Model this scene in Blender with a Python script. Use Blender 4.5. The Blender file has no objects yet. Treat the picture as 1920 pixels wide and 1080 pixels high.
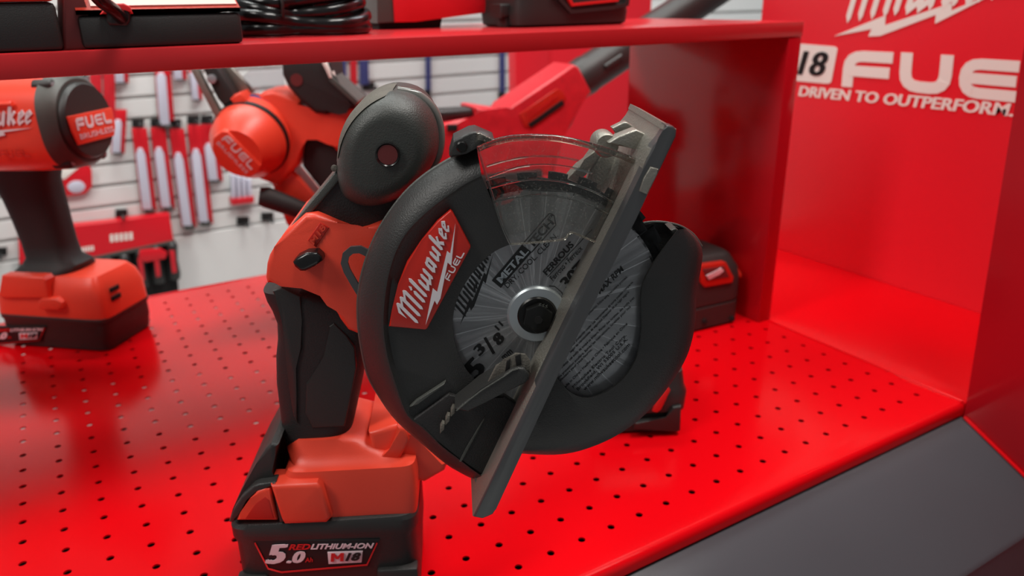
import bpy, bmesh, math, random
from mathutils import Vector, Matrix

random.seed(4)
SC = bpy.context.scene
COL = SC.collection

# ---------------------------------------------------------------- camera
FPX = 1428.75
CX, CY = 960.0, 540.0
CAMH = 0.3487
ROT = Matrix(((0.85709, 0.19452, -0.47703), (-0.51493, 0.29601, -0.80450), (-0.01528, 0.93517, 0.35387)))
cam_data = bpy.data.cameras.new('camera')
cam = bpy.data.objects.new('camera', cam_data)
COL.objects.link(cam)
cam.matrix_world = Matrix.Translation((0, 0, CAMH)) @ ROT.to_4x4()
cam_data.sensor_width = 36.0
cam_data.lens = FPX / 1920.0 * 36.0
cam_data.clip_start = 0.01
cam_data.clip_end = 50
cam_data.dof.use_dof = True
cam_data.dof.focus_distance = 0.368
cam_data.dof.aperture_fstop = 9.5
SC.camera = cam
CAM = Vector((0, 0, CAMH))

# ---------------------------------------------------------------- light
world = bpy.data.worlds.new('shop_air')
SC.world = world
world.use_nodes = True
world.node_tree.nodes['Background'].inputs[0].default_value = (0.92, 0.96, 1.0, 1)
world.node_tree.nodes['Background'].inputs[1].default_value = 0.155


def area(name, loc, target, sx, sy, power, color=(1, 0.97, 0.92)):
    d = bpy.data.lights.new(name, 'AREA')
    d.shape = 'RECTANGLE'
    d.size, d.size_y = sx, sy
    d.energy = power
    d.color = color
    o = bpy.data.objects.new(name, d)
    COL.objects.link(o)
    o.location = loc
    o.rotation_euler = (Vector(target) - Vector(loc)).to_track_quat('-Z', 'Y').to_euler()
    return o


area('ceiling_light', (0.75, 0.02, 2.4), (0.5, 0.5, 0), 1.3, 0.32, 40)
area('ceiling_light', (0.2, 1.55, 2.3), (0.4, 1.9, 0), 1.8, 0.3, 36, (0.97, 1.0, 0.96))
area('ceiling_light', (-1.4, 0.35, 2.0), (0.7, 0.5, 0.1), 0.4, 1.2, 24)
area('ceiling_light', (1.9, 1.3, 1.9), (1.6, 2.1, 0.2), 1.0, 0.4, 12, (0.86, 0.94, 1.0))

SC.view_settings.view_transform = 'Standard'
SC.view_settings.look = 'None'
SC.view_settings.gamma = 1.0
SC.view_settings.use_curve_mapping = False
SC.view_settings.exposure = 0.14


# ---------------------------------------------------------------- materials
def lin(c):
    return tuple((x / 255 / 12.92) if x / 255 <= 0.04045 else ((x / 255 + 0.055) / 1.055) ** 2.4 for x in c)


MATS = {}


def mat(name, rgb, rough=0.5, metal=0.0, bump=0.0, scale=400.0, spec=0.5, coat=0.0, mottle=0.0, mscale=8.0):
    m = bpy.data.materials.new(name)
    m.use_nodes = True
    nt = m.node_tree
    b = nt.nodes['Principled BSDF']
    b.inputs['Base Color'].default_value = (*lin(rgb), 1)
    b.inputs['Roughness'].default_value = rough
    b.inputs['Metallic'].default_value = metal
    b.inputs['Specular IOR Level'].default_value = spec
    b.inputs['Coat Weight'].default_value = coat
    b.inputs['Coat Roughness'].default_value = 0.08
    tc = nt.nodes.new('ShaderNodeTexCoord')
    if bump > 0:
        n = nt.nodes.new('ShaderNodeTexNoise')
        n.inputs['Scale'].default_value = scale
        n.inputs['Detail'].default_value = 3
        nt.links.new(tc.outputs['Object'], n.inputs['Vector'])
        bp = nt.nodes.new('ShaderNodeBump')
        bp.inputs['Strength'].default_value = bump
        bp.inputs['Distance'].default_value = 0.0006
        nt.links.new(n.outputs['Fac'], bp.inputs['Height'])
        nt.links.new(bp.outputs['Normal'], b.inputs['Normal'])
    if mottle > 0:
        n2 = nt.nodes.new('ShaderNodeTexNoise')
        n2.inputs['Scale'].default_value = mscale
        nt.links.new(tc.outputs['Object'], n2.inputs['Vector'])
        mx = nt.nodes.new('ShaderNodeMixRGB')
        mx.inputs[1].default_value = (*[c * (1 - mottle) for c in lin(rgb)], 1)
        mx.inputs[2].default_value = (*[min(1, c * (1 + mottle)) for c in lin(rgb)], 1)
        nt.links.new(n2.outputs['Fac'], mx.inputs[0])
        nt.links.new(mx.outputs[0], b.inputs['Base Color'])
    MATS[name] = m
    return m


M_DECK = mat('red_enamel', (228, 6, 18), 0.16, spec=0.32, bump=0.05, scale=30)
M_SHELF = mat('red_shelf_enamel', (196, 40, 45), 0.24)
M_DIV = mat('deep_red_enamel', (180, 16, 28), 0.15)
M_SIGN = mat('red_vinyl', (238, 32, 48), 0.4)
M_APRON = mat('grey_enamel', (76, 81, 86), 0.22, mottle=0.06)
M_FASCIA = mat('dark_grey_enamel', (66, 74, 80), 0.35)
M_BLACK = mat('black_plastic', (44, 44, 43), 0.42, bump=0.35, scale=1500)
M_CAP = mat('grey_black_rubber', (60, 62, 59), 0.42, bump=0.4, scale=1500)
M_RUBBER = mat('black_rubber', (33, 31, 31), 0.6, bump=0.5, scale=1200)
M_GREYP = mat('grey_plastic', (74, 76, 72), 0.4, bump=0.4, scale=1500)
M_DARK = mat('charcoal_void', (9, 9, 9), 0.8)
M_RED = mat('tool_red_plastic', (236, 72, 50), 0.36, bump=0.15, scale=1800)
M_REDL = mat('label_red', (196, 38, 26), 0.3)
M_BADGE = mat('badge_white', (226, 220, 224), 0.35)
M_WHITE = mat('print_white', (244, 240, 232), 0.5)
M_PINK = mat('print_pale', (236, 208, 214), 0.45)
M_PRED = mat('print_red', (214, 34, 34), 0.45)
M_INK = mat('black_ink', (16, 16, 17), 0.5)
M_ALU = mat('cast_aluminium', (150, 147, 138), 0.42, metal=0.75, bump=0.5, scale=900, mottle=0.12, mscale=60)
M_STEEL = mat('plated_steel', (96, 97, 98), 0.38, metal=0.7, mottle=0.08, mscale=40)
M_WASH = mat('zinc_washer', (178, 186, 190), 0.34, metal=0.6)
M_BOLT = mat('black_oxide_steel', (34, 34, 33), 0.3, metal=0.6)
M_DUST = mat('dusty_grip', (96, 92, 84), 0.7, bump=0.6, scale=900, mottle=0.25, mscale=120)
M_SLAT = mat('white_slat', (226, 228, 226), 0.45)
M_WALL = mat('white_paint', (224, 228, 226), 0.6)
M_CARD = mat('card_red', (206, 34, 46), 0.4, mottle=0.25, mscale=90)
M_TUBE = mat('clear_sleeve', (206, 206, 222), 0.2)
M_NAVY = mat('navy_print', (60, 66, 120), 0.5)
M_CABLE = mat('black_cable', (20, 20, 20), 0.22)
M_PEACH = mat('highlight_label', (236, 190, 180), 0.5, bump=0.2, scale=400)  # charger label; the top's pinkish highlight is put into its colour
M_HEADER = mat('card_bright_red', (216, 26, 40), 0.35)
M_RECESS = mat('brown_red_recess', (104, 38, 38), 0.5)


def clear_mat(name, tint, dust, rough=0.05):
    m = bpy.data.materials.new(name)
    m.use_nodes = True
    nt = m.node_tree
    for n in list(nt.nodes):
        if n.type == 'BSDF_PRINCIPLED':
            nt.nodes.remove(n)
    out = nt.nodes['Material Output']
    tr = nt.nodes.new('ShaderNodeBsdfTransparent')
    tr.inputs[0].default_value = (*tint, 1)
    gl = nt.nodes.new('ShaderNodeBsdfGlossy')
    gl.inputs['Roughness'].default_value = rough
    fr = nt.nodes.new('ShaderNodeFresnel')
    fr.inputs[0].default_value = 1.5
    mx = nt.nodes.new('ShaderNodeMixShader')
    nt.links.new(fr.outputs[0], mx.inputs[0])
    nt.links.new(tr.outputs[0], mx.inputs[1])
    nt.links.new(gl.outputs[0], mx.inputs[2])
    df = nt.nodes.new('ShaderNodeBsdfDiffuse')
    df.inputs[0].default_value = (0.62, 0.58, 0.5, 1)
    tc = nt.nodes.new('ShaderNodeTexCoord')
    no = nt.nodes.new('ShaderNodeTexNoise')
    no.inputs['Scale'].default_value = 1600
    no.inputs['Detail'].default_value = 2
    nt.links.new(tc.outputs['Object'], no.inputs['Vector'])
    rp = nt.nodes.new('ShaderNodeMapRange')
    rp.inputs[1].default_value = 0.6
    rp.inputs[2].default_value = 0.75
    rp.inputs[3].default_value = dust * 0.5
    rp.inputs[4].default_value = min(1, dust * 9)
    nt.links.new(no.outputs['Fac'], rp.inputs[0])
    m2 = nt.nodes.new('ShaderNodeMixShader')
    nt.links.new(rp.outputs[0], m2.inputs[0])
    nt.links.new(mx.outputs[0], m2.inputs[1])
    nt.links.new(df.outputs[0], m2.inputs[2])
    nt.links.new(m2.outputs[0], out.inputs['Surface'])
    return m


M_CLEAR = clear_mat('clear_polycarbonate', (0.95, 0.95, 0.93), 0.03)
M_CLEARE = clear_mat('clear_polycarbonate_edge', (0.80, 0.79, 0.74), 0.16, 0.08)
M_GLASSY = mat('clear_bead', (225, 225, 220), 0.04)
M_GLASSY.node_tree.nodes['Principled BSDF'].inputs['Transmission Weight'].default_value = 1.0
M_LENS = clear_mat('clear_blister', (0.9, 0.9, 0.92), 0.03)


def blade_mat(name, rgb, rough):
    m = bpy.data.materials.new(name)
    m.use_nodes = True
    nt = m.node_tree
    b = nt.nodes['Principled BSDF']
    b.inputs['Base Color'].default_value = (*lin(rgb), 1)
    b.inputs['Metallic'].default_value = 0.6
    b.inputs['Roughness'].default_value = rough
    b.inputs['Anisotropic'].default_value = 0.85
    tg = nt.nodes.new('ShaderNodeTangent')
    tg.direction_type = 'RADIAL'
    tg.axis = 'Y'
    nt.links.new(tg.outputs[0], b.inputs['Tangent'])
    return m


M_BLADE = blade_mat('turned_blade_steel', (204, 206, 208), 0.30)
M_TEETH = blade_mat('shaded_tooth_steel', (44, 45, 46), 0.5)  # outer blade ring: the guard's shadow painted in as darker steel


# ---------------------------------------------------------------- helpers
def ray(px, py):
    return ROT @ Vector(((px - CX) / FPX, -(py - CY) / FPX, -1.0))


def on_z(px, py, z=0.0):
    d = ray(px, py)
    return CAM + d * ((z - CAMH) / d.z)


def on_plane(px, py, p, n):
    d = ray(px, py)
    return CAM + d * ((Vector(p) - CAM).dot(n) / d.dot(n))


class Frame:
    """An upright working plane: ref is a point on it, ang the heading of its own x axis, base the foot of the thing."""

    def __init__(self, ref, ux, uy, base):
        self.ref = Vector(ref)
        self.u = Vector((ux, uy, 0)).normalized()
        self.n = Vector((self.u.y, -self.u.x, 0))
        self.base = Vector(base)
        self.ang = math.atan2(self.u.y, self.u.x)
        self.inv = Matrix.Rotation(-self.ang, 3, 'Z')

    def loc(self, p):
        return self.inv @ (Vector(p) - self.base)

    def P(self, px, py, w=0.0):
        return self.loc(on_plane(px, py, self.ref + self.n * w, self.n))

    def L(self, pts, w=0.0):
        return [self.P(x, y, w) for x, y in pts]

    def scale(self, w=0.0):
        """metres for one pixel on the plane near its reference point"""
        return (self.ref + self.n * w - CAM).dot(ROT @ Vector((0, 0, -1))) / FPX


def shade(me, ang=38):
    for p in me.polygons:
        p.use_smooth = True
    try:
        me.set_sharp_from_angle(angle=math.radians(ang))
    except Exception:
        pass


def obj(name, bm, m, parent=None, ang=38):
    bmesh.ops.remove_doubles(bm, verts=bm.verts, dist=2e-8)
    bmesh.ops.recalc_face_normals(bm, faces=bm.faces)
    me = bpy.data.meshes.new(name)
    bm.to_mesh(me)
    bm.free()
    shade(me, ang)
    for x in (m if isinstance(m, (list, tuple)) else [m]):
        me.materials.append(x)
    o = bpy.data.objects.new(name, me)
    COL.objects.link(o)
    if parent is not None:
        o.parent = parent
    return o


def tag(o, label=None, cat=None, group=None, kind=None):
    if label:
        o['label'] = label
    if cat:
        o['category'] = cat
    if group:
        o['group'] = group
    if kind:
        o['kind'] = kind
    return o


def thing(name, label, cat, loc=(0, 0, 0), rot=0.0, group=None):
    o = bpy.data.objects.new(name, None)
    o.empty_display_size = 0.02
    COL.objects.link(o)
    o.location = loc
    o.rotation_euler = (0, 0, rot)
    return tag(o, label, cat, group)


def curve(pts, n=6, closed=False):
    """Catmull-Rom through the points"""
    pts = [Vector(p) for p in pts]
    out = []
    k = len(pts)
    rng = k if closed else k - 1
    for i in range(rng):
        if closed:
            a, b, c, d = pts[(i - 1) % k], pts[i], pts[(i + 1) % k], pts[(i + 2) % k]
        else:
            a, b, c, d = pts[max(i - 1, 0)], pts[i], pts[i + 1], pts[min(i + 2, k - 1)]
        for s in range(n):
            t = s / n
            out.append(0.5 * ((2 * b) + (c - a) * t + (2 * a - 5 * b + 4 * c - d) * t * t + (3 * b - a - 3 * c + d) * t ** 3))
    if not closed:
        out.append(pts[-1].copy())
    return out


def resample(pts, n):
    pts = [Vector(p) for p in pts]
    d = [0]
    for a, b in zip(pts, pts[1:]):
        d.append(d[-1] + (b - a).length)
    out = []
    j = 0
    for i in range(n):
        s = d[-1] * i / (n - 1)
        while j < len(pts) - 2 and d[j + 1] < s:
            j += 1
        t = 0 if d[j + 1] == d[j] else (s - d[j]) / (d[j + 1] - d[j])
        out.append(pts[j].lerp(pts[j + 1], min(max(t, 0), 1)))
    return out


def add_prism(bm, front, back, bevel=0.0, seg=3):
    """solid between two matching outlines; the front rim is rounded"""
    a = [bm.verts.new(p) for p in front]
    b = [bm.verts.new(p) for p in back]
    k = len(a)
    ff = bm.faces.new(a)
    bm.faces.new(list(reversed(b)))
    for i in range(k):
        bm.faces.new((a[i], b[i], b[(i + 1) % k], a[(i + 1) % k]))
    if bevel > 0:
        bmesh.ops.bevel(bm, geom=list(ff.edges), offset=bevel, segments=seg, profile=0.5, affect='EDGES', clamp_overlap=True)


def prism(name, F, pts, w1, w0, m, parent, bevel=0.0015, seg=3, smooth=0, local=False):
    """outline on plane w1 of frame F, run straight back to w0"""
    q = [Vector(p) for p in pts] if local else F.L(pts, w1)
    if smooth:
        q = curve(q, smooth, True)
    back = [p + Vector((0, w1 - w0, 0)) for p in q]
    bm = bmesh.new()
    add_prism(bm, q, back, bevel, seg)
    return obj(name, bm, m, parent)


def add_loft(bm, rings, closed=True, caps=(True, True)):
    R = [[bm.verts.new(p) for p in r] for r in rings]
    for a, b in zip(R, R[1:]):
        k = len(a)
        for i in range(k if closed else k - 1):
            j = (i + 1) % k
            try:
                bm.faces.new((a[i], a[j], b[j], b[i]))
            except ValueError:
                pass
    if closed and caps[0]:
        bm.faces.new(list(reversed(R[0])))
    if closed and caps[1]:
        bm.faces.new(R[-1])


def loft(name, rings, m, parent, closed=True, caps=(True, True), ang=38):
    bm = bmesh.new()
    add_loft(bm, rings, closed, caps)
    return obj(name, bm, m, parent, ang)


def srect(cx, cy, z, hx, hy, e=4.0, n=28):
    """rounded rectangle ring in the xy plane"""
    out = []
    for i in range(n):
        t = 2 * math.pi * (i + 0.5) / n
        c, s = math.cos(t), math.sin(t)
        out.append(Vector((cx + hx * math.copysign(abs(c) ** (2 / e), c), cy + hy * math.copysign(abs(s) ** (2 / e), s), z)))
    return out


def axes_of(d):
    d = Vector(d).normalized()
    up = Vector((0, 0, 1)) if abs(d.z) < 0.9 else Vector((1, 0, 0))
    s = d.cross(up).normalized()
    return d, s, s.cross(d)


def add_turned(bm, p, d, prof, n=40, e=2.0, capped=True):
    d, s, t = axes_of(d)
    rings = []
    for h, r in prof:
        ring = []
        for i in range(n):
            a = 2 * math.pi * i / n
            c, q = math.cos(a), math.sin(a)
            c, q = math.copysign(abs(c) ** (2 / e), c), math.copysign(abs(q) ** (2 / e), q)
            ring.append(Vector(p) + d * h + s * (r * c) + t * (r * q))
        rings.append(ring)
    add_loft(bm, rings, True, (capped, capped))


def turned(name, p, d, prof, m, parent, n=40, e=2.0, ang=38):
    bm = bmesh.new()
    add_turned(bm, p, d, prof, n, e)
    return obj(name, bm, m, parent, ang)


def add_tube(bm, pts, r, n=10, caps=True):
    pts = [Vector(p) for p in pts]
    rings = []
    ref = None
    for i, p in enumerate(pts):
        t = (pts[min(i + 1, len(pts) - 1)] - pts[max(i - 1, 0)]).normalized()
        if ref is None:
            ref = axes_of(t)[1]
        s = (ref - t * ref.dot(t)).normalized()
        ref = s
        q = t.cross(s)
        rr = r[i] if isinstance(r, (list, tuple)) else r
        rings.append([p + s * (rr * math.cos(2 * math.pi * k / n)) + q * (rr * math.sin(2 * math.pi * k / n)) for k in range(n)])
    add_loft(bm, rings, True, (caps, caps))


def tube(name, pts, r, m, parent, n=10):
    bm = bmesh.new()
    add_tube(bm, pts, r, n)
    return obj(name, bm, m, parent)


def add_box(bm, lo, hi, bevel=0.0, seg=2):
    x0, y0, z0 = lo
    x1, y1, z1 = hi
    v = [bm.verts.new(p) for p in ((x0, y0, z0), (x1, y0, z0), (x1, y1, z0), (x0, y1, z0), (x0, y0, z1), (x1, y0, z1), (x1, y1, z1), (x0, y1, z1))]
    fs = [bm.faces.new([v[i] for i in q]) for q in ((3, 2, 1, 0), (4, 5, 6, 7), (0, 1, 5, 4), (1, 2, 6, 5), (2, 3, 7, 6), (3, 0, 4, 7))]
    if bevel > 0:
        es = list({e for f in fs for e in f.edges})
        bmesh.ops.bevel(bm, geom=es, offset=bevel, segments=seg, profile=0.5, affect='EDGES', clamp_overlap=True)


def box(name, lo, hi, m, parent, bevel=0.001, seg=2):
    bm = bmesh.new()
    add_box(bm, lo, hi, bevel, seg)
    return obj(name, bm, m, parent)


# ---- flat lettering: polygons in a unit cell, carried onto three corner points
def cell(p0, p1, p2):
    p0, p1, p2 = Vector(p0), Vector(p1), Vector(p2)
    ex, ey = p1 - p0, p2 - p0
    return lambda x, y: p0 + ex * x + ey * y


def add_plate(bm, pts, off):
    """flat polygon with a small thickness off (a vector)"""
    a = [bm.verts.new(Vector(p) + off) for p in pts]
    b = [bm.verts.new(Vector(p) - off * 0.5) for p in pts]
    k = len(a)
    bm.faces.new(a)
    bm.faces.new(list(reversed(b)))
    for i in range(k):
        bm.faces.new((a[i], b[i], b[(i + 1) % k], a[(i + 1) % k]))


def ribbon(path, wd, closed=False):
    """2D stroke -> list of quads"""
    P = [Vector((x, y)) for x, y in path]
    k = len(P)
    L, Rr = [], []
    for i in range(k):
        a = P[i - 1] if (i > 0 or closed) else None
        b = P[(i + 1) % k] if (i < k - 1 or closed) else None
        if a is None:
            d = (b - P[i]).normalized()
            nrm = Vector((-d.y, d.x))
            s = 1
        elif b is None:
            d = (P[i] - a).normalized()
            nrm = Vector((-d.y, d.x))
            s = 1
        else:
            d1, d2 = (P[i] - a).normalized(), (b - P[i]).normalized()
            n1, n2 = Vector((-d1.y, d1.x)), Vector((-d2.y, d2.x))
            nrm = (n1 + n2)
            nrm = nrm.normalized() if nrm.length > 1e-6 else n1
            s = min(1 / max(nrm.dot(n1), 0.3), 2.2)
        L.append(P[i] + nrm * (wd * s / 2))
        Rr.append(P[i] - nrm * (wd * s / 2))
    out = []
    for i in range(k if closed else k - 1):
        j = (i + 1) % k
        out.append([L[i], L[j], Rr[j], Rr[i]])
    return out


def rnd(path, r, n=4):
    """round the inner corners of a 2D path"""
    P = [Vector(p) for p in path]
    out = [P[0]]
    for i in range(1, len(P) - 1):
        a, b, c = P[i - 1], P[i], P[i + 1]
        d1, d2 = (a - b), (c - b)
        rr = min(r, d1.length * 0.49, d2.length * 0.49)
        s, e = b + d1.normalized() * rr, b + d2.normalized() * rr
        for q in range(n + 1):
            t = q / n
            out.append(s * (1 - t) ** 2 + b * 2 * t * (1 - t) + e * t * t)
    out.append(P[-1])
    return [(p.x, p.y) for p in out]


def fuel_letter(ch, asp, wd):
    """wide rounded capital in a cell asp wide and 1 high -> polygons with x scaled back to 0..1"""
    h = wd / 2
    A = asp - h
    we = wd * 0.92 if wd > 0.285 else min(wd, 0.19)
    if ch == 'F':
        q = ribbon(rnd([(h, 0), (h, 1 - h), (asp, 1 - h)], 0.35), wd) + ribbon([(h, 0.45), (asp * 0.96, 0.45)], wd)
    elif ch == 'U':
        q = ribbon(rnd([(h, 1), (h, h), (A, h), (A, 1)], 0.35), wd)
    elif ch == 'E':
        q = ribbon(rnd([(asp, 1 - h), (h, 1 - h), (h, h), (asp, h)], 0.4), we) + ribbon([(h, 0.5), (asp * 0.98, 0.5)], we)
    else:
        q = ribbon(rnd([(h, 1), (h, h), (asp, h)], 0.3), wd)
    return [[(p.x / asp, p.y) for p in poly] for poly in q]


def fuel_word(asp=1.15, wd=0.26, gap=0.22):
    out = []
    tot = 4 * asp + 3 * gap
    for i, ch in enumerate('FUEL'):
        for poly in fuel_letter(ch, asp, wd):
            out.append([((i * (asp + gap) + x * asp) / tot, y) for x, y in poly])
    return out


# slanted hand-lettered word, as thick strokes
def script_word():
    S = []  # (path, width)
    h, H = 1.0, 1.72

    def stem(x, top, t=0.36):
        S.append([(x - t / 2, 0.12), (x + t * 0.1, -0.12), (x + t / 2, 0.02), (x + t / 2, top - 0.1), (x, top + 0.1), (x - t / 2, top - 0.06)])

    def link(x0, x1, y0=0.02, y1=None, t=0.2):
        y1 = h if y1 is None else y1
        for q in ribbon([(x0, y0), (x1, y1)], t):
            S.append([(p.x, p.y) for p in q])
    # M
    S.append([(-0.75, H - 0.2), (-0.55, H - 0.9), (-0.42, H - 0.35), (0.0, H + 0.1), (-0.15, H + 0.16)])
    for x in (0.0, 0.8, 1.6):
        stem(x, H)
    link(0.05, 0.75, H - 0.35, H + 0.05)
    link(0.85, 1.55, H - 0.35, H + 0.05)
    stem(2.4, h)
    S.append([(2.22, h + 0.3), (2.4, h + 0.2), (2.58, h + 0.34), (2.4, h + 0.58)])
    stem(3.05, H)
    for x in (3.75, 4.4, 5.05):
        stem(x, h)
    link(3.72, 4.42, -0.04, 0.30, 0.26)
    link(4.37, 5.07, -0.04, 0.30, 0.26)
    for x in (5.8, 6.35):
        stem(x, h)
    link(5.75, 6.4, -0.02, 0.30, 0.24)
    link(5.72, 6.4, h - 0.08, h + 0.02, 0.26)
    for x in (7.05, 7.65):
        stem(x, h)
    link(7.0, 7.68, -0.04, 0.30, 0.26)
    stem(8.3, H)
    link(8.35, 8.85, 0.35, 1.0, 0.26)
    S.append([(8.42, 0.55), (8.62, 0.62), (9.05, 0.08), (8.82, -0.12)])
    for x in (9.45, 10.25):
        for q in ribbon([(x + 0.45, 0.2), (x + 0.1, -0.02), (x - 0.06, 0.2), (x - 0.02, 0.85), (x + 0.2, 1.02), (x + 0.4, 0.78), (x + 0.02, 0.42)], 0.22):
            S.append([(p.x, p.y) for p in q])
    out = []
    W = 10.75
    for poly in S:
        pts = []
        for x, y in poly:
            t = x / W
            k = 1.0 - 0.42 * max(0, min(1, t))
            yy = y * k / H
            pts.append(((t + yy * 0.11), yy))
        out.append(pts)
    return out


SCRIPT = script_word()
_B = [(425, 945), (485, 640), (520, 670), (600, 340), (625, 360), (665, 120), (635, 455), (605, 430), (548, 720), (520, 775), (500, 740)]


def bolt_poly():
    a, b = Vector(_B[0]), Vector(_B[5])
    d = (b - a)
    L2 = d.length_squared
    n = Vector((d.y, -d.x))
    return [(((Vector(p) - a).dot(d)) / L2, ((Vector(p) - a).dot(n)) / L2) for p in _B]


BOLT = bolt_poly()
BOLD_M = [[(0, 0), (0.26, 0), (0.26, 1), (0, 1)], [(0.74, 0), (1, 0), (1, 1), (0.74, 1)], [(0.262, 1), (0.262, 0.62), (0.4, 0.3), (0.6, 0.3), (0.738, 0.62), (0.738, 1), (0.5, 0.55)]]


def letters(name, polys, c, off, m, parent):
    bm = bmesh.new()
    for k, poly in enumerate(polys):
        add_plate(bm, [c(x, y) for x, y in poly], off * (1 + 0.07 * (k % 9)))
    return obj(name, bm, m, parent)


_tmp = {}


def text_mesh(txt, bold=0.0):
    cu = bpy.data.curves.new('t', 'FONT')
    cu.body = txt
    cu.size = 1
    cu.offset = bold
    cu.resolution_u = 3
    o = bpy.data.objects.new('t', cu)
    COL.objects.link(o)
    dg = bpy.context.evaluated_depsgraph_get()
    ev = o.evaluated_get(dg)
    me = ev.to_mesh()
    vs = [v.co.copy() for v in me.vertices]
    fs = [tuple(p.vertices) for p in me.polygons]
    ev.to_mesh_clear()
    bpy.data.objects.remove(o)
    bpy.data.curves.remove(cu)
    return vs, fs


def write(name, txt, p0, p1, p2, off, m, parent, bold=0.0, slant=0.0, caps=True):
    """text whose box fills the parallelogram p0 (lower left), p1 (lower right), p2 (upper left); all in the parent's space"""
    lift = {}
    vs, fs = text_mesh(txt, 0.006 if bold > 0.008 else 0.0)
    if bold > 0.008:
        n0_ = len(vs)
        base_v, base_f = list(vs), list(fs)
        vs, fs = [], []
        for kx, ky in ((-1, 0), (-0.33, 0.35), (0.33, -0.35), (1, 0)):
            o_ = len(vs)
            vs += [v + Vector((kx * bold * 1.1, ky * bold * 0.7, 0)) for v in base_v]
            fs += [tuple(i + o_ for i in f) for f in base_f]
            for i in range(o_, len(vs)):
                lift[i] = len(lift) // len(base_v) * 0.12
    ax, ay = min(v.x for v in vs), min(v.y for v in vs)
    bx, by = max(v.x for v in vs), max(v.y for v in vs)
    c = cell(p0, p1, p2)
    hw = (p2 - p0).length / max((p1 - p0).length, 1e-9)
    bm = bmesh.new()
    V = []
    for i, v in enumerate(vs):
        x, y = (v.x - ax) / (bx - ax), (v.y - ay) / (by - ay)
        V.append(bm.verts.new(c(x + y * slant * hw, y) + off * (1 + lift.get(i, 0))))
    for f in fs:
        try:
            bm.faces.new([V[i] for i in f])
        except ValueError:
            pass
    r = bmesh.ops.extrude_face_region(bm, geom=list(bm.faces))
    for g in r['geom']:
        if isinstance(g, bmesh.types.BMVert):
            g.co -= off * 1.4
    return obj(name, bm, m, parent)


# ================================================================ the display stand
DX1, DY0, DY1 = 0.661, 0.3129, 1.025
deck = thing('display_deck', 'glossy red perforated display deck with grey sloping front, under all the tools', 'display deck', (0.2, 0.6, 0))


def OFF(o, root):
    """children of an unrotated root are meshed in world space and shifted back"""
    for v in o.data.vertices:
        v.co -= Vector(root.location)
    return o


def perforated():
    bm = bmesh.new()
    px, py, r = 0.02549, 0.0256, 0.0026
    i0, i1, j0, j1 = -10, 28, -7, 18
    ox, oy = -0.0735, 0.5256
    N = 16
    for i in range(i0, i1 + 1):
        for j in range(j0, j1 + 1):
            cx, cy = ox + i * px, oy + j * py
            sq, ci, lo = [], [], []
            for k in range(N):
                a = 2 * math.pi * k / N
                c, s = math.cos(a), math.sin(a)
                m = max(abs(c), abs(s))
                sq.append(bm.verts.new((cx + c / m * px / 2, cy + s / m * py / 2, 0)))
                ci.append(bm.verts.new((cx + c * r, cy + s * r, 0)))
                lo.append(bm.verts.new((cx + c * r, cy + s * r, -0.0012)))
            for k in range(N):
                q = (k + 1) % N
                bm.faces.new((sq[k], sq[q], ci[q], ci[k]))
                bm.faces.new((ci[k], ci[q], lo[q], lo[k]))
    xa, xb = ox + (i0 - 0.5) * px, ox + (i1 + 0.5) * px
    ya, yb = oy + (j0 - 0.5) * py, oy + (j1 + 0.5) * py
    L = -0.5
    f0 = DY0 + 0.006

    def quad(x0, y0, x1, y1):
        bm.faces.new([bm.verts.new(p) for p in ((x0, y0, 0), (x1, y0, 0), (x1, y1, 0), (x0, y1, 0))])
    quad(L, f0, DX1, ya)
    quad(L, yb, DX1, DY1)
    quad(L, ya, xa, yb)
    quad(xb, ya, DX1, yb)
    # rounded front lip and back skirt
    prof = [(DY0 + 0.006 - 0.006 * math.sin(t * math.pi / 12), -0.006 + 0.006 * math.cos(t * math.pi / 12)) for t in range(7)] + [(DY0, -0.011), (DY0 + 0.004, -0.0125)]
    bmx = [[bm.verts.new((x, y, z)) for y, z in prof] for x in (L, DX1)]
    for a in range(len(prof) - 1):
        bm.faces.new((bmx[0][a], bmx[0][a + 1], bmx[1][a + 1], bmx[1][a]))
    bm.faces.new([bm.verts.new(p) for p in ((L, DY1, 0), (DX1, DY1, 0), (DX1, DY1, -0.03), (L, DY1, -0.03))])
    return bm


o = obj('perforated_panel', perforated(), M_DECK, deck, 50)
OFF(o, deck)
bm = bmesh.new()
add_box(bm, (DX1 + 0.001, DY0 + 0.001, -0.03), (0.8835, 0.80, -0.0002), 0.001)
OFF(obj('side_ledge', bm, M_DECK, deck), deck)
bm = bmesh.new()
add_tube(bm, [(DX1 + 0.0005, DY0 + 0.003, 0.0002), (DX1 + 0.0005, 0.54, 0.0002)], 0.0014, 8)
OFF(obj('edge_bead', bm, M_DECK, deck), deck)
bm = bmesh.new()
add_box(bm, (-0.5, DY0 + 0.012, -0.05), (DX1, DY1 - 0.01, -0.042))
OFF(obj('base_board', bm, M_DARK, deck), deck)
# added white sheet under the back left holes, so they look bright
bm = bmesh.new()
q = [(-0.13, 0.70), (-0.02, 0.695), (0.15, 0.60), (0.26, 0.62), (0.26, 0.69), (0.12, 0.745), (-0.02, 0.80), (-0.13, 0.79)]
add_prism(bm, [(x, y, -0.0014) for x, y in q], [(x, y, -0.0024) for x, y in q])
OFF(obj('backing_card', bm, M_WALL, deck), deck)
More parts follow.
